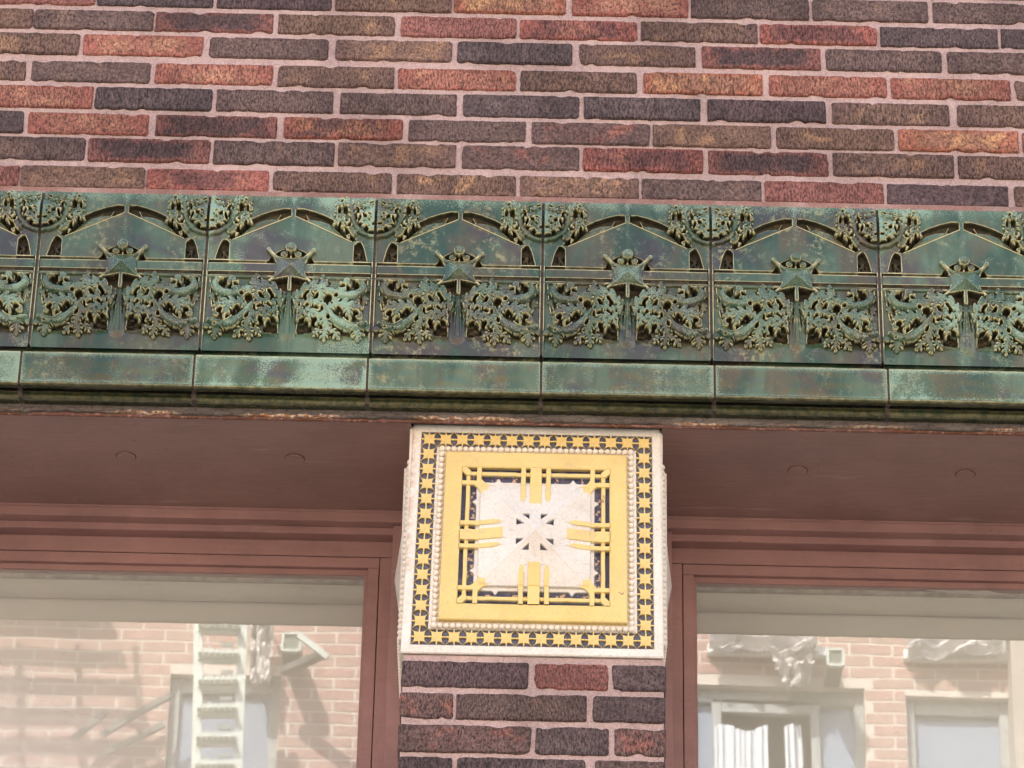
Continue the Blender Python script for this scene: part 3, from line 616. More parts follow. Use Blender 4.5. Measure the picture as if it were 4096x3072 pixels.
# glaze attributes
hp = H - blur(H, 1, 2)
edge = sstep(.26, 1.05, hp); edge = np.maximum(edge, .6 * sstep(2.0, .4, np.minimum(XX - 2.3, TW - 2.3 - XX)) * (YY > 90)); edge = np.clip(blur(edge, 1, 1) * 1.15, 0, 1)
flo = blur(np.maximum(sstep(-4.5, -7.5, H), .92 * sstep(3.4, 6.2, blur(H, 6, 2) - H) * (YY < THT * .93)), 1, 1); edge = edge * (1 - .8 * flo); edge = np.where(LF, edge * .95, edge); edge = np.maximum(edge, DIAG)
dg_, _, _ = seg_sd(XX, YY, [A_(700, 1165), A_(1940, 612), A_(1955, 560)], [.1, .1, .1]); dg_ = np.where(XX < CXM, dg_, msym(dg_)); edge = np.maximum(edge, .95 * np.exp(-(np.clip(dg_, 0, 9) / 1.0) ** 2) * (ID == 0))
rim = sstep(30, 2, YY) * .62 + .3 * sstep(14, 3, np.minimum(XX, TW - XX)) + .52 * sstep(6, 15, H) + .35 * np.exp(-((XX - CXM) / 5) ** 2) * sstep(112, 60, YY)  # leaf tops paled by height as painted highlight, the rest is bloom
TZ = 3.2782 + CZ; TX0 = -.8 ; PITCH = .28236; TY = -.010
names0 = dict(NAMES)
SETTINGS = [('mottled olive and teal with rust brown glaze', .55, .25), ('grey-green glaze with dull olive gable', .45, .45), ('bright olive green glaze with a plum tinted gable', .75, .2),
            ('teal glaze with plum and gold streaks on its gable', .9, .3), ('grey-green glaze with gold crazing left and right', .8, .55), ('turquoise frosted glaze over a darker gable', .35, .75)]
LBL = ['leftmost green frieze tile, cut by the left edge of the picture',
       'second frieze tile from the left, dark olive with rusty plum gable plate',
       'third frieze tile from the left, above the left soffit, pale frosted lower band',
       'green frieze tile above the left half of the cream block, yellowish leaves, dark lower band',
       'green frieze tile above the right half of the cream block, plum and gold gable plate',
       'frieze tile right of the cream block, with gold crazed patches on its lower band',
       'rightmost frieze tile, cut by the picture edge, turquoise frosting on its lower band',
       'next frieze tile along to the right, just outside the picture']
WP = [(.4, .7), (.6, .35), (.3, .85), (.8, .15), (.75, .4), (.95, .2), (.6, .65), (.5, .45)]
proto = thing('frieze_tile', LBL[0], 'frieze tile', (0, 0, 0), 'green glazed tiles of the frieze')
GRP = 'green glazed tiles of the frieze'
Xm, Zm = XX / 1000, -YY / 1000
parts = relief_parts(Xm, Zm, H / 1000, ID, NAMES, M_GLAZE, proto, 0.0, {'edge': edge, 'floor': flo, 'bloom_and_light': rim, 'olive': np.zeros_like(edge)})
def attr_box_grid(name, x0, x1, prof, mat, parent, nx=90, olive=lambda y, z: 0.0):
    """sweep a (y, z) profile along x with glaze attributes: bloom near the arrises"""
    L = [0]
    for a, b_ in zip(prof[:-1], prof[1:]): L.append(L[-1] + math.hypot(b_[0] - a[0], b_[1] - a[1]))
    pts = []; 
    for i in range(len(prof) - 1):
        (ya, za), (yb, zb) = prof[i], prof[i + 1]; l = L[i + 1] - L[i]; k = max(1, int(l / .0028))
        for j in range(k):
            t = j / k; pts.append((ya + (yb - ya) * t, za + (zb - za) * t, min(t, 1 - t) * l, l))
    pts.append((prof[-1][0], prof[-1][1], 0, 1))
    vs = []; ed = []; rl = []
    for i in range(nx + 1):
        x = x0 + (x1 - x0) * i / nx; dx = min(x - x0, x1 - x)
        for (y, z, d, l) in pts:
            vs.append((x, y + .0004 * mnoise.noise((x * 30, z * 60, 2)), z + .0005 * mnoise.noise((x * 22, y * 50, 9)))); dd = min(d if l > .01 else .004, dx)
            ed.append(max(0, 1 - min(d, dx) / .0013) * .6); rl.append(max(.30, max(0, 1 - dd / .018) ** 1.5 * .95) if l > .03 else .1)
    n = len(pts); fs = []
    for i in range(nx):
        for j in range(n - 1): a = i * n + j; fs.append((a, a + 1, a + n + 1, a + n))
    for i in (0, nx): fs.append(tuple(range(i * n, i * n + n)) if i else tuple(range(n - 1, -1, -1)))
    o = mesh_obj(name, vs, fs, mat, parent)
    for an, av in (('edge', ed), ('bloom_and_light', rl), ('floor', [0.0] * len(vs)), ('olive', [olive(v[1], v[2]) for v in vs])):
        at = o.data.attributes.new(an, 'FLOAT', 'POINT'); at.data.foreach_set('value', av)
    bm = bmesh.new(); bm.from_mesh(o.data); bmesh.ops.recalc_face_normals(bm, faces=bm.faces); bm.to_mesh(o.data); bm.free()
    return o
ZB0 = 2.9249 + CZ - TZ; ZB1 = 2.8655 + CZ - TZ; ZF = 2.8545 + CZ - TZ   # relative to tile top
YB = -.078 - TY
attr_box_grid('lower_band', .002, PITCH - .002, [(.0, ZB0 + .012), (YB + .012, ZB0 + .0045), (YB + .003, ZB0 + .002), (YB, ZB0 - .002), (YB, ZB1 + .002), (YB + .0015, ZB1), (YB + .004, ZB1 - .0012), (YB + .016, ZB1 - .0005), (YB + .0175, ZB1 + .002), (YB + .0175, ZB1 + .030), (.02, ZB1 + .030)], M_GLAZE, proto, olive=lambda y, z: 1.0 if y > YB + .0012 and z < ZB0 - .03 else 0.0)
attr_box_grid('lower_bead_moulding', .003, PITCH - .003, [(.028, ZF + .016), (YB + .034, ZF + .014), (YB + .0290, ZF + .0125), (YB + .0280, ZF + .0105), (YB + .0285, ZF + .0045), (YB + .0310, ZF + .0008), (YB + .036, ZF), (.028, ZF)], M_GLAZE, proto, olive=lambda y, z: 1.0)
# body behind the relief, its end faces show at the joints
bbm = bmesh.new(); add_box(bbm, .0023, PITCH - .0023, .0135, .05, -.306, -.0004); body = bm_obj('tile_body', bbm, M_GLAZE, proto)
sk = bmesh.new()                       # thin side returns of the face
sk.free()
for x in (.0021, PITCH - .0045):
    sk = bmesh.new(); add_box(sk, x, x + .0024, -.0022, .0136, -.3055, -.0006); bm_obj('side_return', sk, M_GLAZE, proto)
tb = bmesh.new(); add_box(tb, .0025, PITCH - .0025, .0005, .0136, -.003, -.0003); bm_obj('top_edge', tb, M_GLAZE, proto)
kids = list(proto.children)
tiles = []
for i in range(8):
    if i == 0: t_, ks = proto, kids
    else:
        t_ = proto.copy(); C.objects.link(t_); ks = []
        for k_ in kids: c = k_.copy(); C.objects.link(c); c.parent = t_; ks.append(c)
    t_.location = (TX0 - PITCH + PITCH * i, TY, TZ); t_['label'] = LBL[i]
    for k_ in ks: k_['seed'] = float(i * 1.37 + .5); k_['warm'] = WP[i][0]; k_['pale'] = WP[i][1]; k_['tone'] = (1.0, .82, 1.18, 1.0, .88, .95, 1.12, 1.0)[i]
    tiles.append(t_)
bk = thing('frieze_backing', 'dark crumbling filler in the upright joints between the green frieze tiles', 'joint filler')
for i in range(9):
    x = TX0 - PITCH + PITCH * i
    b1 = bmesh.new(); add_box(b1, x - .0030, x + .0030, TY + .0006, .03, TZ - .30, TZ - .001, .0008); add_box(b1, x - .0029, x + .0029, TY + YB + .0035, .02, ZB1 + TZ + .001, ZB0 + TZ + .0005)
    add_box(b1, x - .0035, x + .0035, TY + YB + .0275, .02, ZF + TZ + .0008, ZB1 + TZ + .0110)
    bm_obj('joint_filler', b1, M_JOINT, bk)

# ------------------------------------------------------------------ steel lintel and soffit under the frieze
ZS = 2.8405 + CZ; ZL = ZS + .0030
def mat_lintel():
    b = NB('weathered_lintel_paint'); co = b.coord('Object'); cs = b.coord('Object', scale=(.35, 1, 1))
    n1 = b.noise(cs, 12, 5, .65); n2 = b.noise(co, 150, 5, .7); col = b.mix(b.ramp(n2, .3, .7), (.085, .068, .058), (.125, .105, .088))
    col = b.mix(b.math('MULTIPLY', b.ramp(n1, .52, .62), .6), col, (.20, .175, .15))
    e = b.attr('low'); pe = b.ramp(b.math('ADD', e, b.math('MULTIPLY', b.math('SUBTRACT', b.noise(cs, 60, 5, .7), .5), 1.3)), .62, .78)
    patch = b.ramp(b.noise(b.coord('Object', scale=(1, 1, .2)), 4.2, 3), .48, .62)
    col = b.mix(b.math('MULTIPLY', pe, patch), col, b.mix(b.ramp(n2, .45, .6), (.38, .17, .06), (.70, .62, .52)))
    wv = b.n('ShaderNodeVectorMath', operation='ADD'); nn = b.n('ShaderNodeTexNoise', Scale=90); b.l(cs, nn.inputs['Vector']); sc = b.n('ShaderNodeVectorMath', operation='SCALE'); b.l(nn.outputs['Color'], sc.inputs[0]); sc.inputs['Scale'].default_value = .012
    b.l(cs, wv.inputs[0]); b.l(sc.outputs[0], wv.inputs[1]); crk = b.ramp(b.voro(wv.outputs[0], 120), 0, .07, 1, 0)
    col = b.mix(b.math('MULTIPLY', crk, .6), col, (.02, .014, .012))
    return b.done(col, .75, b.bump(b.math('SUBTRACT', n2, b.math('MULTIPLY', crk, .7)), .6, .0015))
M_LINTEL = mat_lintel()
lint = thing('steel_lintel', 'weathered grey-brown lintel with peeling rusty lower edge under the green frieze', 'lintel')
nx = 900; vs = []; fs = []; low = []
for i in range(nx + 1):
    x = -1.75 + 3.5 * i / nx
    q_ = 1.9 if x < .05 else 1.0; zl = ZL + .0022 * q_ * mnoise.noise((x * 9, 0, 1)) + .0018 * q_ * mnoise.noise((x * 60, 0, 4)) + .0009 * mnoise.noise((x * 260, 0, 8))
    for j, (y, z) in enumerate(((-.028, ZS + .045), (-.0285, ZS + .022), (-.028, ZS + .0145), (-.0275, zl + .006), (-.0265, zl + .0012), (-.0245, zl), (-.016, zl))):
        vs.append((x, y + .0007 * mnoise.noise((x * 25, z * 100, 5)), z)); low.append((0, 0, 0, .35, .9, 1, 1)[j])
for i in range(nx):
    for j in range(6): a = i * 7 + j; fs.append((a, a + 1, a + 8, a + 7))
o = mesh_obj('lintel_face', vs, fs, M_LINTEL, lint, True); at = o.data.attributes.new('low', 'FLOAT', 'POINT'); at.data.foreach_set('value', low)
M_RUST = NB('rust_and_peeling_pink_paint'); b = M_RUST; co = b.coord('Object'); n1 = b.noise(co, 14, 4, .6); n2 = b.noise(co, 130, 5, .7)
col = b.mix(b.ramp(n1, .44, .58), (.15, .070, .054), (.12, .045, .020)); col = b.mix(b.ramp(n2, .52, .62), col, (.34, .18, .14)); M_RUST = b.done(col, .8, b.bump(n2, .6, .001))
vs = []; fs = []
for i in range(nx + 1):
    x = -1.75 + 3.5 * i / nx; dz = .0011 * mnoise.noise((x * 30, 2, 1)) + .0006 * mnoise.noise((x * 170, 0, 2))
    for (y, z) in ((-.0195, ZL + .003), (-.0205, ZS + .0010 + dz), (-.0195, ZS - .0006 + dz * .5), (-.016, ZS - .0008)): vs.append((x, y, z))
for i in range(nx):
    for j in range(3): a = i * 4 + j; fs.append((a, a + 1, a + 5, a + 4))
mesh_obj('rust_edge', vs, fs, M_RUST, lint, True)
YR = .292
LABS = [('flat mauve-brown soffit over the left window with two round cover plates', -1.75, PX0 + .002, ((504, 1824), (1179, 1833))), ('flat mauve-brown soffit over the right window with two round cover plates', PX1 - .005, 1.75, ((3190, 1881), (3861, 1896)))]
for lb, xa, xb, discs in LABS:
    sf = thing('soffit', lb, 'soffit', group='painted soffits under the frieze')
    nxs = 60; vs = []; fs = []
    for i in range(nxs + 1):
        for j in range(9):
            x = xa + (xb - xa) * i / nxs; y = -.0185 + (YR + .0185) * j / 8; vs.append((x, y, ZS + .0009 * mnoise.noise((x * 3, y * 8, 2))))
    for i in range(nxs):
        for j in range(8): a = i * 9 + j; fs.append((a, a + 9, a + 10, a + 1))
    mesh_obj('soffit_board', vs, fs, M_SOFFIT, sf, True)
    for (u, v) in discs:
        dx, dy, dz = ray(u, v); t = (ZS - CZ) / dz; x, y = dx * t, dy * t - CD
        bm = bmesh.new(); r = bmesh.ops.create_cone(bm, cap_ends=True, segments=36, radius1=.0150, radius2=.0158, depth=.0032)
        bmesh.ops.translate(bm, verts=bm.verts, vec=(x, y, ZS - .0012)); bm_obj('cover_plate', bm, M_SOFFIT, sf)
        bm = bmesh.new(); 
        for k in range(36):
            a0, a1 = k * math.pi / 18, (k + 1) * math.pi / 18
            q = [bm.verts.new((x + rr_ * math.cos(a), y + rr_ * math.sin(a), zz)) for rr_, a, zz in ((.0159, a0, ZS - .0014), (.0172, a0, ZS - .0009), (.0172, a1, ZS - .0009), (.0159, a1, ZS - .0014))]; bm.faces.new(q)
        bm_obj('plate_seam', bm, simple('dark_paint_seam', (.09, .045, .037), .7), sf)

# ------------------------------------------------------------------ cream, yellow and navy capital block
cap = thing('capital_block', 'square cream and yellow glazed block with navy recesses on top of the brick pier', 'tile block')
YT, YBt = .0, -.003; KP_ = 1.8517
_q = [pix(a * KP_, b_ * KP_, c_) for a, b_, c_ in ((893, 915, YT), (1427, 925, YT), (865, 1408, YBt), (1434, 1422, YBt))]
ZC1 = (_q[0][1] + _q[1][1]) / 2; ZC0 = (_q[2][1] + _q[3][1]) / 2; QA, QB, QC, QD = (_q[0][0], ZC1), (_q[1][0], ZC1), (_q[2][0], ZC0), (_q[3][0], ZC0)
def cp(s, t, out=0.0):           # s to the right, t downwards on the block's slightly battered face
    x = (QA[0] * (1 - s) + QB[0] * s) * (1 - t) + (QC[0] * (1 - s) + QD[0] * s) * t
    return x, YT + (YBt - YT) * t - out, ZC1 + (ZC0 - ZC1) * t
def shape(name, polys, out0, out1, mat, parent, holes_=None, bev=.0008):
    """extruded outline on the face; polys in (s, t)"""
    bm = bmesh.new(); n = len(polys)
    top = [bm.verts.new(cp(s, t, out1)) for s, t in polys]; bot = [bm.verts.new(cp(s, t, out0)) for s, t in polys]
    bm.faces.new(top)
    for i in range(n): bm.faces.new((bot[i], bot[(i + 1) % n], top[(i + 1) % n], top[i]))
    return bm_obj(name, bm, mat, parent)
def frame_ring(name, s0, s1, t0, t1, S0, S1, T0, T1, outa, outb, mat, parent, div=24, bevel=.0012):
    """square ring between outer (S0..T1) and inner (s0..t1) edges; outa back, outb front"""
    def rg(a0, a1, b0, b1):
        p = [(a0 + (a1 - a0) * i / div, b0) for i in range(div)] + [(a1, b0 + (b1 - b0) * i / div) for i in range(div)]
        return p + [(a1 - (a1 - a0) * i / div, b1) for i in range(div)] + [(a0, b1 - (b1 - b0) * i / div) for i in range(div)]
    e = bevel / .41; rings = [(rg(S0, S1, T0, T1), outa), (rg(S0, S1, T0, T1), outb - bevel * .7), (rg(S0 + e, S1 - e, T0 + e, T1 - e), outb), (rg(s0 - e, s1 + e, t0 - e, t1 + e), outb), (rg(s0, s1, t0, t1), outb - bevel * .7), (rg(s0, s1, t0, t1), outa)]
    vs = []; n = div * 4
    for pts, o_ in rings: vs += [cp(s, t, o_) for s, t in pts]
    fs = []
    for r in range(5):
        for i in range(n): j = (i + 1) % n; fs.append((r * n + i, r * n + j, (r + 1) * n + j, (r + 1) * n + i))
    o = mesh_obj(name, vs, fs, mat, parent)
    ru = [0.0] * len(vs)
    at = o.data.attributes.new('rust', 'FLOAT', 'POINT'); at.data.foreach_set('value', ru); return o
bx = bmesh.new(); add_box(bx, QC[0] + .004, QD[0] - .004, .010, .30, ZC0 + .0012, ZC1 - .0005); bm_obj('block_body', bx, M_CREAM, cap)
bb = [cp(.002, .998), cp(.998, .998)]
# outer cream frame
fr = frame_ring('outer_frame', .036, .964, .036, .964, 0, 1, 0, 1, -.006, .0, M_CREAM, cap, 40, .002)
me = fr.data; ru = [0.0] * len(me.vertices)
for i, v in enumerate(me.vertices):
    s = (v.co.x - QA[0]) / .41; ru[i] = .55 if s < .02 and v.co.z > ZC0 + .14 else 0
me.attributes['rust'].data.foreach_set('value', ru)
mesh_obj('navy_ground', [cp(.03, .03, -.0035), cp(.97, .03, -.0035), cp(.97, .97, -.0035), cp(.03, .97, -.0035)], [(0, 3, 2, 1)], M_NAVY, cap)
# inner cream fillet that carries the beads
frame_ring('bead_fillet', .14, .86, .14, .86, .100, .900, .102, .898, -.004, -.0004, M_CREAM, cap, 20, .0012)
# stars
S0, S1, T0, T1 = .068, .932, .069, .931; PS = (S1 - S0) / 13; PT = (T1 - T0) / 13
hw, hh_ = .41 * PS / 2, (ZC1 - ZC0) * PT / 2
def star_mesh():
    o = []; q = .62; bw = .085
    def corner(sx, sz): return (sx * 1.0, sz * 1.0)
    for k in range(4):
        a = k * math.pi / 2; rot = lambda x, y: (x * math.cos(a) - y * math.sin(a), x * math.sin(a) + y * math.cos(a))
        # from the corner (1,1) going to (-1,1)
        o += [rot(1.0, .99), rot(.84, .82), rot(.62, .68), rot(.38, .60), rot(bw, .585), rot(bw * .8, 1.0), rot(-bw * .8, 1.0), rot(-bw, .585), rot(-.38, .60), rot(-.62, .68), rot(-.84, .82)]
    n = len(o); vs = []; fs = []
    for (x, y) in o: vs.append((x * hw, .0, y * hh_))
    for (x, y) in o: vs.append((x * hw, -.0032, y * hh_))
    for (x, y) in o: vs.append((x * hw * .985, -.0038, y * hh_ * .985))
    for i in range(n): j = (i + 1) % n; fs += [(i, j, n + j, n + i), (n + i, n + j, 2 * n + j, 2 * n + i)]
    c = len(vs); vs.append((0, -.0042, 0))
    for i in range(n): fs.append((2 * n + i, 2 * n + (i + 1) % n, c))
    me = bpy.data.meshes.new('star'); me.from_pydata(vs, [], fs); me.materials.append(M_YELLOW)
    bm = bmesh.new(); bm.from_mesh(me); bmesh.ops.recalc_face_normals(bm, faces=bm.faces); bm.to_mesh(me); bm.free()
    return me
sm = star_mesh(); tilt = math.atan((YT - YBt) / (ZC1 - ZC0))
for i in range(14):
    for j in range(14):
        if 0 < i < 13 and 0 < j < 13: continue
        x, y, z = cp(S0 + PS * i, T0 + PT * j, -.0035); o = bpy.data.objects.new('star', sm); link(o, cap); o.location = (x, y, z); o.rotation_euler = (-tilt, random.uniform(-.02, .02), 0)
# beads
def bead_mesh(r, sy=1.0):
    bm = bmesh.new(); bmesh.ops.create_uvsphere(bm, u_segments=14, v_segments=9, radius=r); me = bpy.data.meshes.new('bead'); bm.to_mesh(me); bm.free()
    me.materials.append(M_BEAD); me.shade_smooth(); return me
M_BEAD = simple('cream_bead_glaze', (.78, .70, .57), .24, 60, .07)
bmsh = bead_mesh(.0050); NBH, NBV = 32, 31
def put_bead(p, me=bmsh, sc=1.0, par=None): o = bpy.data.objects.new('bead', me); link(o, par or cap); o.location = p; o.scale = (sc, sc, sc); return o
bl, br2, bt_, bb_ = .1215, .8785, .114, .886
for i in range(NBH + 1):
    s = bl + (br2 - bl) * i / NBH
    for t in (bt_, bb_): put_bead(cp(s, t, .0015), sc=1.12 if i in (0, NBH) else random.uniform(.95, 1.04))
for j in range(1, NBV):
    t = bt_ + (bb_ - bt_) * j / NBV
    for s in (bl, br2): put_bead(cp(s, t, .0015), sc=random.uniform(.95, 1.04))
# raised yellow frame
OUT = .0105
yf = frame_ring('yellow_frame', .207, .793, .205, .798, .139, .861, .136, .868, -.004, OUT, M_YELLOW, cap, 40, .0018)
# centre relief
NG = 300
uu = np.linspace(-1, 1, NG); UX, UY = np.meshgrid(uu, uu)
AX, AY = np.abs(UX), np.abs(UY); MX = np.maximum(AX, AY)
R_ = 241 / 2
H2 = np.full(UX.shape, -9.0); I2 = np.zeros(UX.shape, int); YL = np.zeros(UX.shape); NV = np.ones(UX.shape); DE = np.zeros(UX.shape)
nzx = UX + .006 * vnoise(UX, UY, 9, 11); nzy = UY + .006 * vnoise(UX, UY, 9, 12); NX, NY = np.abs(nzx), np.abs(nzy)
def lay(m, h, k, yel, up=False):
    global H2, I2, YL, NV
    mm = m if not up else m * (h > H2)
    H2 = H2 * (1 - mm) + h * mm; on = mm > .5; I2 = np.where(on, k, I2); YL = np.where(on, yel, YL); NV = NV * (1 - mm)
e_ = .006
inb = lambda v, a, b_: sstep(a - e_, a + e_, v) * sstep(b_ + e_, b_ - e_, v)
# lower cream ledge with scallops
led = np.zeros(UX.shape)
for (a, c, swap) in ((nzx, nzy, 0), (nzy, nzx, 1)):
    aa, cc = np.abs(a), np.abs(c)
    lim = np.where(cc < .505, .800 + .0 * cc, .80); lim = lim + .055 * np.exp(-((cc - .505) / .028) ** 2)
    lim = lim - .085 * np.clip((cc - .69) / .12, 0, 1) ** 2
    led = np.maximum(led, sstep(lim + e_, lim - e_, aa) * sstep(.81, .79, cc))
lay(led, -4.0, 1, 0.0)
DE = sstep(.80, .82, MX) * sstep(.90, .88, MX) * (AX * 0 + 1)
# yellow rails
for (a, c) in ((NX, NY), (NY, NX)): lay(inb(a, .885, .945) * sstep(.93, .92, c), -1.5, 2, 1.0)
# mitre in the corners
dg = np.abs(NX - NY); lay(sstep(.075, .06, dg) * sstep(.875, .885, np.minimum(NX, NY)), 1.2, 2, 1.0)
# plate (pyramid) with rounded shoulders
pm = sstep(.752, .742, MX)
for sx in (-1, 1):
    for sy in (-1, 1): pass
cr = np.hypot(np.clip(NX - .0, 0, 9), NY)
plate_h = .5 + 21 * np.clip(1 - MX / .80, 0, 1) + .6 * sstep(.035, .022, np.abs(NX - NY)) * sstep(.62, .30, MX) + 0 * np.clip(1 - MX / .80, 0, 1) ** 1.0
# corner webs: bars that run from the plate to the frame beside each corner
web = np.zeros(UX.shape)
for (a, c) in ((NX, NY), (NY, NX)):
    web = np.maximum(web, inb(a, .735, .805) * sstep(.70, .74, c))
    # curved fillet between bar and plate
    q = np.hypot(a - .555, (c - .93)); web = np.maximum(web, sstep(.0, .01, a - .555) * sstep(.195, .205, q) * sstep(.745, .735, a) * sstep(.93, .92, c) * sstep(.70, .745, c))
plate = np.maximum(pm * 1.0, web)
# notch the plate's sides back a touch near the corners (rounded)
lay(pm, plate_h, 3, np.clip(sstep(.60, .70, np.minimum(NX, NY)) * 1.3, 0, 1))
lay(web, .8, 3, 1.0)
# fingers
for (a, c) in ((nzx, nzy), (nzy, nzx)):
    aa, cc = np.abs(a), np.abs(c)
    zone = sstep(.52, .56, cc)
    lay(sstep(.084, .074, aa) * sstep(.35, .42, cc), np.maximum(2.0, (plate_h + 1.5) * sstep(.78, .72, cc)), 2, sstep(.37, .48, cc))
    wdt = .034 * sstep(.34, .58, cc)
    lay(sstep(wdt + .006, wdt - .004, np.abs(aa - .170)) * sstep(.36, .39, cc), np.maximum(2.4, (plate_h + 2.0 * sstep(.36, .50, cc)) * sstep(.78, .72, cc)), 2, sstep(.40, .52, cc))
    # shallow sunk strips between fingers on the plate
    g_ = inb(aa, .080, .130) * inb(cc, .46, .745); H2 = H2 - 1.0 * g_ * (I2 == 3)
# centre cut-outs
def tri_(pts):
    global H2, NV, I2
    for sx in (1, -1):
        for sy in (1, -1):
            d = poly_sd(UX * sx, UY * sy, pts); m = sstep(.005, -.005, d); H2 = H2 * (1 - m) + (H2 - 6.0) * m; NV = np.maximum(NV, m)
tri_([(.078, .262), (.168, .262), (.078, .180)]); tri_([(.248, .186), (.248, .104), (.150, .112)])
XS = np.empty_like(UX); YS = np.empty_like(UX); ZS2 = np.empty_like(UX)
sS = .207 + (.793 - .207) * (UX + 1) / 2; tS = .205 + (.798 - .205) * (UY + 1) / 2
Xc = (QA[0] * (1 - sS) + QB[0] * sS) * (1 - tS) + (QC[0] * (1 - sS) + QD[0] * sS) * tS; Zc = ZC1 + (ZC0 - ZC1) * tS
Hc = H2 / 1000 + OUT - .0005 - (YBt - YT) * tS - YT
relief_parts(Xc, Zc, Hc, I2, {0: 'navy_recess', 1: 'scalloped_ledge', 2: 'yellow_fingers', 3: 'pyramid_plate'}, M_CREAMY, cap, 0.0, {'yel': blur(YL, 1, 1), 'navy': NV, 'deco': DE})
# side ornaments (seen edge-on): same scheme turned round the corner
for sg, xe0, xe1 in ((-1, QA[0], QC[0]), (1, QB[0], QD[0])):
    yA, yB = -.004, .285; zA, zB = ZC0 + .012, ZC1 - .012
    xf = (xe0 + xe1) / 2
    bm = bmesh.new(); xq = xf + sg * .0105; add_box(bm, min(xf, xq), max(xf, xq), yA + .060, yB, ZC0 + .050, ZC1 - .052, .0015); bm_obj('side_frame', bm, M_CREAM, cap)
    bm = bmesh.new(); add_box(bm, min(xf - sg * .004, xf + sg * .0015), max(xf - sg * .004, xf + sg * .0015), yA + .008, yB, ZC0 + .002, ZC1 - .002, .001); bm_obj('side_slab', bm, M_CREAM, cap)
    yc, zc = .15, (ZC0 + ZC1) / 2 - .005; hy = .062
    vs = [(xq, yc - hy, zc - .062), (xq, yc + hy, zc - .062), (xq, yc + hy, zc + .062), (xq, yc - hy, zc + .062), (xq + sg * .0125, yc, zc)]
    mesh_obj('side_pyramid', vs, [(0, 1, 4), (1, 2, 4), (2, 3, 4), (3, 0, 4)], M_CREAM, cap)
    for j in range(NBV + 1):
        z = ZC0 + .048 + (ZC1 - ZC0 - .096) * j / NBV; xx = xe1 + (xe0 - xe1) * (z - ZC0) / (ZC1 - ZC0)
        put_bead((xx + sg * .0035 * 1, yA + .050, z), sc=1.1)
    for k in range(1, 19):
        for z in (ZC0 + .048, ): put_bead((xe1 + sg * .0035, yA + .050 + k * .0122, z))

# ------------------------------------------------------------------ windows
M_FABRIC = NB('grey_beige_blind_fabric'); b = M_FABRIC; co = b.coord('Object'); wv = b.noise(b.coord('Object', scale=(1, 1, 3)), 900, 2, .6)
col = b.mix(b.ramp(wv, .3, .7), (.57, .585, .54), (.64, .655, .61)); M_FABRIC = b.done(col, .9, b.bump(wv, .2, .0004))
def mat_glass():
    b = NB('window_glass'); t = b.t; b.t.nodes.remove(b.p)
    co = b.coord('Object'); nb = b.bump(b.noise(co, 2.2, 2, .4), .012, .02)
    lw = b.n('ShaderNodeFresnel', IOR=1.52); b.l(nb, lw.inputs['Normal'])
    gl = b.n('ShaderNodeBsdfGlossy', Roughness=.012); gl.inputs['Color'].default_value = (.96, .98, 1, 1); b.l(nb, gl.inputs['Normal'])
    tr = b.n('ShaderNodeBsdfTransparent'); tr.inputs['Color'].default_value = (.90, .93, .90, 1)
    f = b.math('MINIMUM', b.math('ADD', b.math('MULTIPLY', lw.outputs[0], 2.0), .17), 1.0)
    m1 = b.n('ShaderNodeMixShader'); b.l(f, m1.inputs[0]); b.l(tr.outputs[0], m1.inputs[1]); b.l(gl.outputs[0], m1.inputs[2])
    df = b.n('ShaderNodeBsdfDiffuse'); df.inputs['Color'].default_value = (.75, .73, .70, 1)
    haze = b.math('MULTIPLY', b.ramp(b.noise(b.coord('Object', scale=(1, 1, .7)), 2.0, 3, .5), .35, .75), .10)  # whitish haze over the reflection, painted in as a pale diffuse layer
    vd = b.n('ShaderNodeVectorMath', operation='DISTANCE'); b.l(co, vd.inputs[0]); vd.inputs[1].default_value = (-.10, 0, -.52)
    veil = b.math('MULTIPLY', b.math('MULTIPLY', b.math('DIVIDE', 1.0, b.math('ADD', 1.0, b.math('POWER', b.math('MULTIPLY', vd.outputs['Value'], 2.7), 3.0))), b.attr('veil', 'OBJECT')), b.ramp(b.noise(co, 3.5, 4, .6), .2, .6, .7, 1))  # stronger painted haze spreading from one low point of the pane
    m2 = b.n('ShaderNodeMixShader'); b.l(b.math('ADD', b.math('ADD', haze, .10), veil), m2.inputs[0]); b.l(m1.outputs[0], m2.inputs[1]); b.l(df.outputs[0], m2.inputs[2])
    b.l(m2.outputs[0], b.out.inputs[0]); return b.m
M_GLASS = mat_glass()
ZG = 2.7478 + CZ; ZBOT = 1.0 + CZ
def zc_(v, Y): return pix(723, v, Y)[1]
Y1, Y2, Y3 = .294, .318, .346
z1a, z1b = zc_(2022, Y1), zc_(2070, Y1); z2a, z2b = zc_(2098, Y2), zc_(2122, Y2); z3a, z3g, z3b = zc_(2158, Y3), zc_(2214, Y3), zc_(2255, Y3)
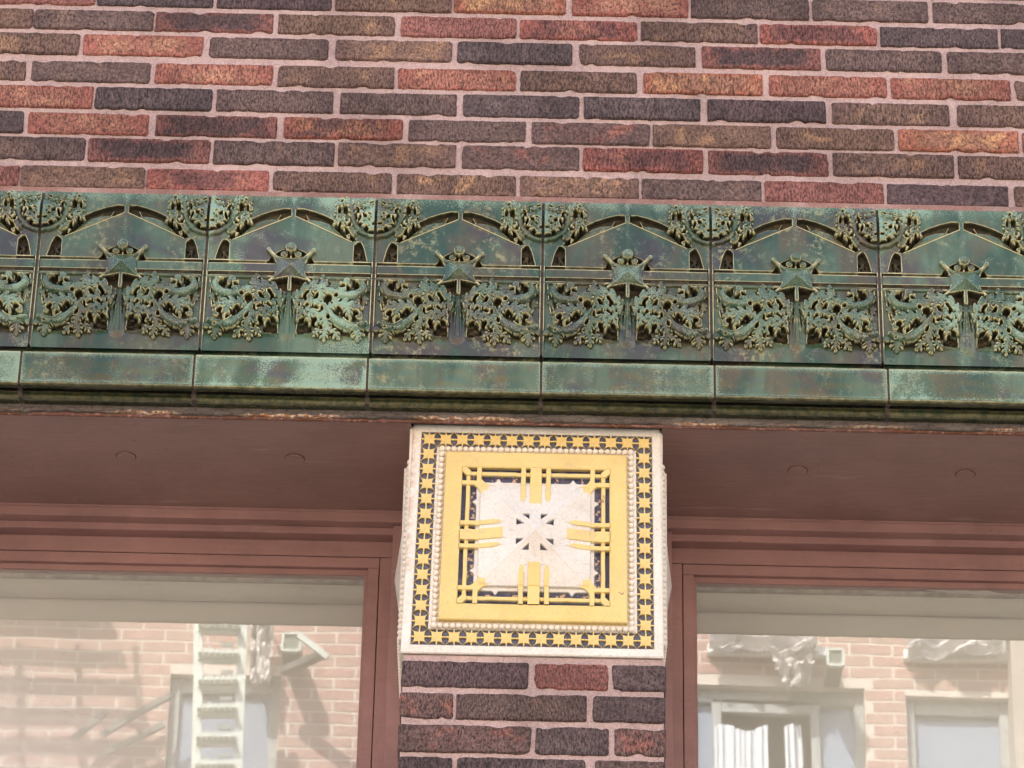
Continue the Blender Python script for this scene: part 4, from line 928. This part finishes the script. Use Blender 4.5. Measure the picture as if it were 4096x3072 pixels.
def window(label, xa, xb, inner, sg, glab, blab):
    """xa..xb clear width of the bay; inner = list of x: fascia end, frame stile edge, groove, stile end, glass edge on the pier side; sg=+1 pier on the right"""
    wd = thing('window', label, 'window', group='painted windows beside the pier')
    xf, xs, xg, xi, xq = inner
    far = -1.62 * sg; far_i = far + sg * .10
    def bxx(nm, x0, x1, *a, **k): return box(nm, min(x0, x1), max(x0, x1), *a, **k)
    bxx('head_fascia', far, xf, Y1, Y1 + .06, z1b, ZS + .004, M_PAINT, wd, bev=.0012)
    # thin quirk bead at the top of the first fascia
    bxx('fascia_bead', far, xf, Y1 - .003, Y1 + .01, z1a - .0065, z1a - .0005, M_PAINT, wd, bev=.0012)
    bxx('fascia_stop', far, xf, Y2, Y2 + .05, z2b, z1b + .004, M_PAINT, wd, bev=.001)
    bxx('frame_head', far, xs, Y3, Y3 + .05, z3g + .0009, z2b + .012, M_PAINT, wd, bev=.001)
    bxx('sash_top_rail', far, xg, Y3 + .0006, Y3 + .05, z3b, z3g - .0004, M_PAINT, wd, bev=.0008)
    bxx('glazing_stop', far_i, xi, Y3 + .010, Y3 + .05, ZG, z3b + .002, M_PAINT, wd, bev=.0008)
    bxx('frame_stile', xg + sg * .0008, xs, Y3 + .0003, Y3 + .05, ZBOT, z3g, M_PAINT, wd, bev=.001)
    bxx('sash_stile', xi, xg - sg * .0006, Y3 + .0009, Y3 + .05, ZBOT, z3b - .0004, M_PAINT, wd, bev=.0008)
    bxx('glazing_stop', xq, xi + sg * .002, Y3 + .0085, Y3 + .05, ZBOT, ZG - .0004, M_PAINT, wd, bev=.0008)
    bxx('side_casing', xs - sg * .0005, (PX0 + .006) if sg > 0 else (PX1 - .006), Y1 + .012, Y3 + .05, ZBOT, z1b - .0005, M_PAINT, wd, bev=.001)
    bxx('far_stile', far, far_i, Y3 + .0003, Y3 + .05, ZBOT, z3b - .001, M_PAINT, wd, bev=.001)
    bxx('window_sill', far, xs, Y3 - .02, Y3 + .06, ZBOT - .05, ZBOT, M_PAINT, wd, bev=.002)
    x0, x1 = sorted((far_i - sg * .004, xq + sg * .004)); xm = (x0 + x1) / 2
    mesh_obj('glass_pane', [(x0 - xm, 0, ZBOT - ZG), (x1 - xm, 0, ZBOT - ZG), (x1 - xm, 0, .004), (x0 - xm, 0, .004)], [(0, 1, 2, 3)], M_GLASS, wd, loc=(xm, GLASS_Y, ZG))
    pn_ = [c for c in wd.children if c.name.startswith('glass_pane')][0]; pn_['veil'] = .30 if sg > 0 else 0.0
    # blind: roller tube, header rail and cloth
    bd = thing('roller_blind', blab, 'roller blind', group='roller blinds behind the glass')
    zt_, zb_ = pix(723, 2302, GLASS_Y + .03)[1], pix(723, 2381, GLASS_Y + .03)[1]; zr_ = (zt_ + zb_) / 2; rz_ = (zt_ - zb_) / 2 + .002; vs = []; fs = []
    prof = [(GLASS_Y + .048 - .026 * math.sin(a), zr_ + rz_ * math.cos(a)) for a in np.linspace(math.radians(-15), math.radians(178), 16)]
    for x in (x0 + .004, x1 - .004): vs += [(x, y, z) for y, z in prof]
    n = len(prof); fs = [(i, n + i, n + i + 1, i + 1) for i in range(n - 1)]
    mesh_obj('blind_roll', vs, fs, M_FABRIC, bd, True)
    clo = grid_wall('blind_cloth', x0 + .006, x1 - .006, ZBOT - .02, zr_ + .01, GLASS_Y + .052, .05, .0015, M_FABRIC, bd)
    box('header_rail', x0 + .002, x1 - .002, GLASS_Y + .012, GLASS_Y + .07, ZG - .0055, ZG + .02, simple('grey_green_rail', (.36, .38, .34), .5), bd, bev=.001)
    if sg < 0:                   # a torn scrap of clear film hanging over the right roll
        cx_, cz_ = pix(3870, 2385, GLASS_Y + .004); vs = []; fs = []
        for i in range(22):
            t = i / 21; x = cx_ - .075 + .165 * t; z = cz_ + .012 - .004 * t - .022 * max(0, t - .55) ** 1.4; h = .009 * math.sin(math.pi * min(1, t * 1.15)) ** .7 * (1 if t < .8 else .35) + .0006
            vs += [(x, GLASS_Y + .0045 + .002 * math.sin(i * 1.3), z + h * .5), (x, GLASS_Y + .0055, z - h * .5)]
        fs = [(2 * i, 2 * i + 1, 2 * i + 3, 2 * i + 2) for i in range(21)]
        fo = mesh_obj('clear_film_scrap', vs, fs, M_FILM, bd, True)
    return wd, bd
bf = NB('torn_film'); tr = bf.n('ShaderNodeBsdfTransparent'); mx = bf.n('ShaderNodeMixShader'); mx.inputs[0].default_value = .55
bf.p.inputs['Base Color'].default_value = (.8, .82, .8, 1); bf.l(tr.outputs[0], mx.inputs[1]); bf.l(bf.p.outputs[0], mx.inputs[2]); bf.l(mx.outputs[0], bf.out.inputs[0]); M_FILM = bf.m
xL = lambda u, Y, v=2500: pix(u, v, Y)[0]
window('left mauve-brown framed window reflecting a fire stair and brick wall', -1.6, PX0, (PX0 + .004, xL(1562, Y3), xL(1508, Y3), xL(1462, Y3), xL(1449, Y3 + .008)), 1, '', 'grey-beige roller blind rolled behind the left window glass')
window('right mauve-brown framed window reflecting two windows across the street', PX1, 1.6, (PX1 - .004, xL(2683, Y3), xL(2732, Y3), xL(2777, Y3), xL(2788, Y3 + .008)), -1, '', 'grey-beige roller blind behind the right window glass with a torn film scrap')
# shell of our building: blocks the sun behind the facade
shell = thing('building_shell', 'body of the brick building behind the facade, above and behind the windows', 'building')
M_SHELL = simple('plain_masonry', (.3, .2, .16), .9)
box('upper_storey', -9, 9, .055, 9, ZS + .05, 9.2, M_SHELL, shell)
box('wall_band', -9, 9, .015, .056, zr - .003, 9.2, mat_mortar('upper_mortar'), shell)
for a, b_ in ((-9, -1.8), (1.8, 9)): box('side_wall', a, b_, .004, .6, 0, 9.2, M_BRICK if 0 else M_SHELL, shell)
for a, b_ in ((-1.8, -1.62), (1.62, 1.8)): box('side_pier', a, b_, .12, .6, 0, ZS + .05, M_SHELL, shell)
box('back_wall', -9, 9, 3.0, 3.2, 0, ZS + .05, simple('interior_plaster', (.5, .48, .44), .9), shell)
box('sill_wall', -1.8, 1.8, .28, .6, 0, ZBOT - .05, M_SHELL, shell)
box('pier_core', PX0 + .02, PX1 - .02, .30, .6, 0, ZS + .05, M_SHELL, shell)

# ------------------------------------------------------------------ street
def sheet(name, x0, x1, y0, y1, z, mat):
    o = mesh_obj(name, [(x0, y0, z), (x1, y0, z), (x1, y1, z), (x0, y1, z)], [(0, 1, 2, 3)], mat); return struct(o)
sheet('ground', -400, 400, -400, 400, -.12, simple('paved_ground', (.19, .18, .165), .9, .8, .15))
sheet('road', -200, 200, -9.2, -2.6, -.11, simple('asphalt', (.06, .059, .058), .9, 30, .3))
for nm, a, b_ in (('pavement', -2.6, .0), ('pavement', -12.2, -9.2)):
    bm = bmesh.new(); add_box(bm, -60, 60, a, b_, -.2, 0, .01); struct(bm_obj(nm, bm, simple('concrete', (.29, .275, .25), .85, 8, .12)))

# ------------------------------------------------------------------ building across the street, seen mirrored in the glass
opp = thing('facing_building', 'sunlit salmon brick building across the street, mirrored in both windows', 'building')
M_OB = NB('salmon_brick'); b = M_OB; rnd = b.n('ShaderNodeObjectInfo').outputs['Random']; n = b.noise(b.coord('Object', seed=rnd), 16, 4, .7)
col = b.mix(b.ramp(n, .3, .7), (.35, .195, .16), (.45, .28, .23)); col = b.mix(b.ramp(rnd, 0, 1, 0, .55), col, (.38, .27, .21)); M_OB = b.done(col, .85)
M_OM = simple('cream_mortar', (.60, .53, .45), .9, 50, .1)
ZO0, ZO1 = refl(2048, 3150)[1], refl(2048, 2480)[1]
XO0, XO1 = refl(-60, 2800)[0], refl(4160, 2800)[0]
OY = OPP_Y
def rx(u, v=2800): return refl(u, v)[0]
def rz(v, u=2048): return refl(u, v)[1]
wins = []
def rrect(ua, ub, va, vb): return (refl(ua, va)[0], refl(ub, va)[0], refl((ua + ub) / 2, vb)[1], refl((ua + ub) / 2, va)[1])
k6 = 1.3825; k7 = 1.4786
WA = rrect(940 / k6, 1560 / k6, 2000 + 965 / k6, 3500); WB = rrect(2600 + 365 / k7, 2600 + 1010 / k7, 2000 + 1150 / k7, 3560); WC = rrect(2600 + 1505 / k7, 2600 + 2130 / k7, 2000 + 1165 / k7, 3570)
WD = rrect(2600 + 380 / k7, 2600 + 980 / k7, 2230, 2000 + 880 / k7); WE = rrect(2600 + 1520 / k7, 2600 + 2105 / k7, 2230, 2000 + 905 / k7)
openings = [WA, WB, WC, WD, WE]
for q in ((-2.9, 1.5), (3.6, 1.5)): openings.append((q[0] - 2.6, q[0] - 1.6, WA[2], WA[3]))
OPP_TOP = ZO1 + .95
# wall with openings built as strips of boxes
def wall_with_holes(parent):
    xs = sorted({-14, 14, *[o[0] for o in openings], *[o[1] for o in openings]}); zs = sorted({-.1, OPP_TOP, *[o[2] for o in openings], *[o[3] for o in openings]})
    bm = bmesh.new()
    for i in range(len(xs) - 1):
        for j in range(len(zs) - 1):
            cx, cz = (xs[i] + xs[i + 1]) / 2, (zs[j] + zs[j + 1]) / 2
            if any(o[0] < cx < o[1] and o[2] < cz < o[3] for o in openings): continue
            add_box(bm, xs[i], xs[i + 1], OY - .3, OY - .0005, zs[j], zs[j + 1])
    bmesh.ops.remove_doubles(bm, verts=bm.verts, dist=1e-5)
    return bm_obj('wall', bm, M_OM, parent)
wall_with_holes(opp)
bmb = bmesh.new(); add_box(bmb, -.1, .1, 0, .0085, -.0295, .0295, .002); me_b = bpy.data.meshes.new('brick'); bmb.to_mesh(me_b); bmb.free(); me_b.materials.append(M_OB)
PB, PH = .240, .0710
zlo, zhi = ZO0 - .02, ZO1 + .03; allb = []
zz = 3.0; r = 0
while zz < OPP_TOP - .1:
    x = -6.0 + (r % 2) * PB / 2
    ops = [o for o in openings if o[2] - .024 < zz < o[3] + .024]
    while x < 6.0:
        segs = [(x - .1135, x + .1135)]
        for o in ops:
            n_ = []
            for (a, c_) in segs:
                if c_ <= o[0] - .004 or a >= o[1] + .004: n_.append((a, c_)); continue
                if a < o[0] - .034: n_.append((a, o[0] - .004))
                if c_ > o[1] + .034: n_.append((o[1] + .004, c_))
            segs = n_
        for (a, c_) in segs:
            if c_ - a > .03: allb.append(((a + c_) / 2, zz, (c_ - a) / .2))
        x += PB
    zz += PH; r += 1
vis = [p for p in allb if zlo < p[1] < zhi and XO0 - .1 < p[0] < XO1 + .1]
vis = sorted(vis, key=lambda p: abs(p[1] - (zlo + zhi) / 2))[:300]; vs_ = set(vis)
for (x, z_, k_) in vis: o = bpy.data.objects.new('brick', me_b); link(o, opp); o.location = (x, OY - .006, z_); o.scale = (k_, 1, 1)
V = []; Fc = []
for (x, z_, k_) in allb:
    if (x, z_, k_) in vs_: continue
    i = len(V); q = .1 * k_
    V += [(x + a * q, y, z_ + c_ * .0295) for y in (OY + .0022, OY - .006) for a, c_ in ((-1, -1), (1, -1), (1, 1), (-1, 1))]
    Fc += [(i, i + 3, i + 2, i + 1), (i, i + 1, i + 5, i + 4), (i + 1, i + 2, i + 6, i + 5), (i + 2, i + 3, i + 7, i + 6), (i + 3, i, i + 4, i + 7)]
o = mesh_obj('brick_courses', V, Fc, M_OB, opp); o['kind'] = 'stuff'
M_OG = NB('sky_tinted_glass'); M_OG = M_OG.done((.25, .30, .37), .12, None, **{'Specular IOR Level': .35})  # reflected sky put into the pane colour as pale blue-grey
M_OF = simple('grey_window_frame', (.31, .325, .31), .6); M_WHITE = simple('white_paint', (.78, .78, .74), .6); M_CURT = simple('white_curtain', (.58, .61, .64), .8, 12, .06)
for kx, (x0, x1, z0, z1) in enumerate(openings):
    wf = bmesh.new(); fw = .055
    for a in ((x0, x0 + fw, z0, z1), (x1 - fw, x1, z0, z1), (x0 + fw, x1 - fw, z1 - fw * 1.6, z1), (x0 + fw, x1 - fw, z0, z0 + fw), (x0 + fw, x1 - fw, (z0 + z1) / 2 - .03, (z0 + z1) / 2 + .03)): add_box(wf, a[0], a[1], OY - .14, OY - .06, a[2], a[3], .006)
    f = bm_obj('window', wf, M_OF, opp)
    mesh_obj('pane', [(x0, OY - .1, z0), (x1, OY - .1, z0), (x1, OY - .1, z1), (x0, OY - .1, z1)], [(0, 3, 2, 1)], M_OG, f)
    box('sill', x0 - .05, x1 + .05, OY - .1, OY + .05, z0 - .06, z0, M_WHITE, f, .005)
def curtain(x0, x1, z0, z1, y, amp=.03, n=60):
    vs = []; fs = []
    for i in range(n + 1):
        x = x0 + (x1 - x0) * i / n; yy = y + amp * math.sin(i * .8 + 2 * math.sin(i * .21))
        vs += [(x, yy, z0), (x + .01 * math.sin(i), yy, z1 + .02 * math.sin(i * .13))]
    fs = [(2 * i, 2 * i + 1, 2 * i + 3, 2 * i + 2) for i in range(n)]
    return mesh_obj('curtain', vs, fs, M_CURT, opp, True)
cz = rz(2000 + 1325 / k7, 2900); curtain(rx(2600 + 375 / k7), rx(2600 + 690 / k7), WB[2], cz, OY - .045, .008); curtain(rx(2600 + 790 / k7), rx(2600 + 900 / k7), WB[2], cz + .015, OY - .05, .02, 18)
# tall stair of the fire escape
fe = thing('fire_escape_stair', 'pale painted fire escape stair on the brick building mirrored in the left window', 'fire escape')
M_FE = simple('pale_grey_metal_paint', (.50, .54, .48), .5, 50, .12); M_FD = simple('dark_shadow_metal', (.12, .12, .11), .6)
YF = OY + .55
def rp(zx, zy, k, x0=0, Y=YF): xx, zz_ = refl(x0 + zx / k, 2000 + zy / k, Y); return Vector((xx, Y, zz_))
for (ax, bx_) in ((1098, 1078), (1345, 1318)):
    bm = bmesh.new(); p, q = rp(ax, 500, k6), rp(bx_, 1600, k6); beam(bm, p, q, .028, .05); bm_obj('stringer', bm, M_FE, fe)
for i, zy in enumerate((560, 710, 865, 1020, 1175, 1330, 1485, 1640)):
    p, q = rp(1100 - i * 4, zy, k6), rp(1330 - i * 4, zy, k6)
    bm = bmesh.new(); beam(bm, p, q, .055, .05)
    for j in range(7): t = (j + .5) / 7; c_ = p.lerp(q, t); add_box(bm, c_.x - .012, c_.x + .012, c_.y - .05, c_.y + .09, c_.z - .012, c_.z + .012)
    bm_obj('tread', bm, M_FE, fe)
    bm = bmesh.new()
    a1, a2, a3 = rp(1165 - i * 4, zy - 60, k6), rp(1165 - i * 4, zy - 45 + 18, k6), rp(1300 - i * 4, zy - 45 + 18, k6); beam(bm, a1, a2, .02, .02); beam(bm, a2, a3, .022, .02); beam(bm, rp(1230 - i * 4, zy - 72, k6), rp(1300 - i * 4, zy - 72, k6), .018, .02); bm_obj('tread_bracket', bm, M_FE, fe)
for (a, b_) in (((560, 1300), (940, 1080)), ((560, 1410), (900, 1240)), ((400, 1330), (590, 1180))):
    bm = bmesh.new(); p, q = rp(*a, k6, Y=OY + .12), rp(*b_, k6, Y=OY + .12); beam(bm, p, q, .03, .03); bm_obj('shadow_bar', bm, M_FD, fe)  # diagonal sun shadows on the wall, built as dark bars
bm = bmesh.new(); p, q = rp(1650, 745, k6, Y=OY + .45), rp(1810, 870, k6, Y=OY + .45); beam(bm, p, q, .026, .03); bm_obj('support_arm', bm, M_FE, fe)
bm = bmesh.new(); p, q = rp(1560, 950, k6, Y=OY + .2), rp(1780, 850, k6, Y=OY + .4); beam(bm, p, q, .05, .04); bm_obj('shadow_bar', bm, M_FD, fe)  # slanting shadow beside the vent box, built as a dark bar
def crumple(name, quads, label, y, parent=None):
    """hanging crumpled sheet given by 4 mirrored corners (tl, tr, br, bl)"""
    tl, tr_, br_, bl_ = quads; n = 16; vs = []; fs = []
    for j in range(n + 1):
        for i in range(n + 1):
            u, v = i / n, j / n; p = (tl * (1 - u) + tr_ * u) * (1 - v) + (bl_ * (1 - u) + br_ * u) * v
            w_ = mnoise.noise((u * 5, v * 5, y + tl.x)); w2 = mnoise.noise((u * 11, v * 11, 3 + tl.x)); vs.append((p.x + .02 * w2, p.y + .10 * w_ + .05 * w2, p.z + .02 * w_))
    for j in range(n):
        for i in range(n): a = j * (n + 1) + i; fs.append((a, a + 1, a + n + 2, a + n + 1))
    o = mesh_obj(name, vs, fs, M_SHEET); o['label'] = label; o['category'] = 'plastic sheet'; o['group'] = 'torn white sheets on the mirrored building'; return o
M_SHEET = simple('white_plastic_sheet', (.62, .59, .57), .35, 20, .08)
YS_ = OY + .12
q7 = lambda zx, zy: rp(zx, zy, k7, 2600, YS_); q6 = lambda zx, zy: rp(zx, zy, k6, 0, YS_)
crumple('torn_sheet', (q7(335, 700), q7(985, 700), q7(975, 905), q7(350, 890)), 'torn white sheet along the upper sill mirrored at the top of the right window', 1)
crumple('torn_sheet', (q7(700, 880), q7(985, 880), q7(935, 1085), q7(790, 1085)), 'crumpled white sheet hanging to a point, mirrored left in the right window', 2)
crumple('torn_sheet', (q7(1510, 700), q7(2105, 700), q7(2080, 905), q7(1530, 915)), 'flat white sheet scrap mirrored near the top right of the right window', 3)
crumple('torn_sheet', (q6(1380, 640), q6(1520, 640), q6(1490, 1030), q6(1385, 1010)), 'pinkish white crumpled sheet beside the fire stair mirrored in the left window', 4)
for (kk, x0_, a, b_, c_, d_, lb) in ((k7, 2600, 1050, 1140, 885, 975, 'small square vent box with pale rim mirrored in the right window'), (k6, 0, 1562, 1668, 735, 830, 'small square vent box with pale rim mirrored in the left window beside the fire stair')):
    vb = thing('vent_box', lb, 'vent box', group='square vent boxes on the mirrored building')
    Yv = OY + .28; p, q = rp(a, d_, kk, x0_, Yv), rp(b_, c_, kk, x0_, Yv)
    box('casing', p.x, q.x, OY + .0, Yv, p.z, q.z, simple('dark_green_metal', (.13, .15, .11), .5), vb, .004)
    bm = bmesh.new(); e = .009
    for s in ((p.x - .005, p.x + e, p.z, q.z), (q.x - e, q.x + .005, p.z, q.z), (p.x + e, q.x - e, p.z - .005, p.z + e), (p.x + e, q.x - e, q.z - e, q.z + .005)): add_box(bm, s[0], s[1], Yv - .02, Yv + .012, s[2], s[3])
    bm_obj('rim', bm, M_FE, vb)
# a smooth rendered corner at each end of the mirrored strip
nb_ = thing('rendered_pilaster', 'grey-brown rendered pilaster mirrored at the far right of the right window', 'pilaster')
box('shaft', rx(2600 + 2125 / k7), rx(2600 + 2125 / k7) + 1.6, OY - .01, OY + .16, 0, OPP_TOP - .05, simple('grey_brown_render', (.40, .35, .29), .9, 3, .1), nb_)

lg = thing('shadow_landing', 'unseen slatted landing added to cast a striped shadow on the brickwork mirrored at the far left', 'fire escape')  # unseen landing, added so its slats throw stripes on the wall
lx0, lx1, lz = XO0 - .6, rx(470 / k6), ZO1 + .22
for y in (OY + .03, OY + 1.0): box('landing_beam', lx0, lx1, y - .025, y + .025, lz - .09, lz, M_FD, lg)
slat = bmesh.new(); add_box(slat, lx0, lx1, -.035, .035, lz, lz + .02); sme = bpy.data.meshes.new('slat'); slat.to_mesh(sme); slat.free(); sme.materials.append(M_FD)
for k in range(7): o = bpy.data.objects.new('slat', sme); link(o, lg); o.location = (0, OY + .12 + k * .135, 0)
for x in np.arange(lx0, lx1 + .01, .33): 
    bm = bmesh.new(); beam(bm, (x, OY + 1.0, lz), (x - .1, OY + 1.0, lz + .9), .03, .03); bm_obj('baluster', bm, M_FD, lg)

box('parapet_coping', -14.05, 14.05, OY - .34, OY + .06, OPP_TOP, OPP_TOP + .09, M_OF, opp, .01)
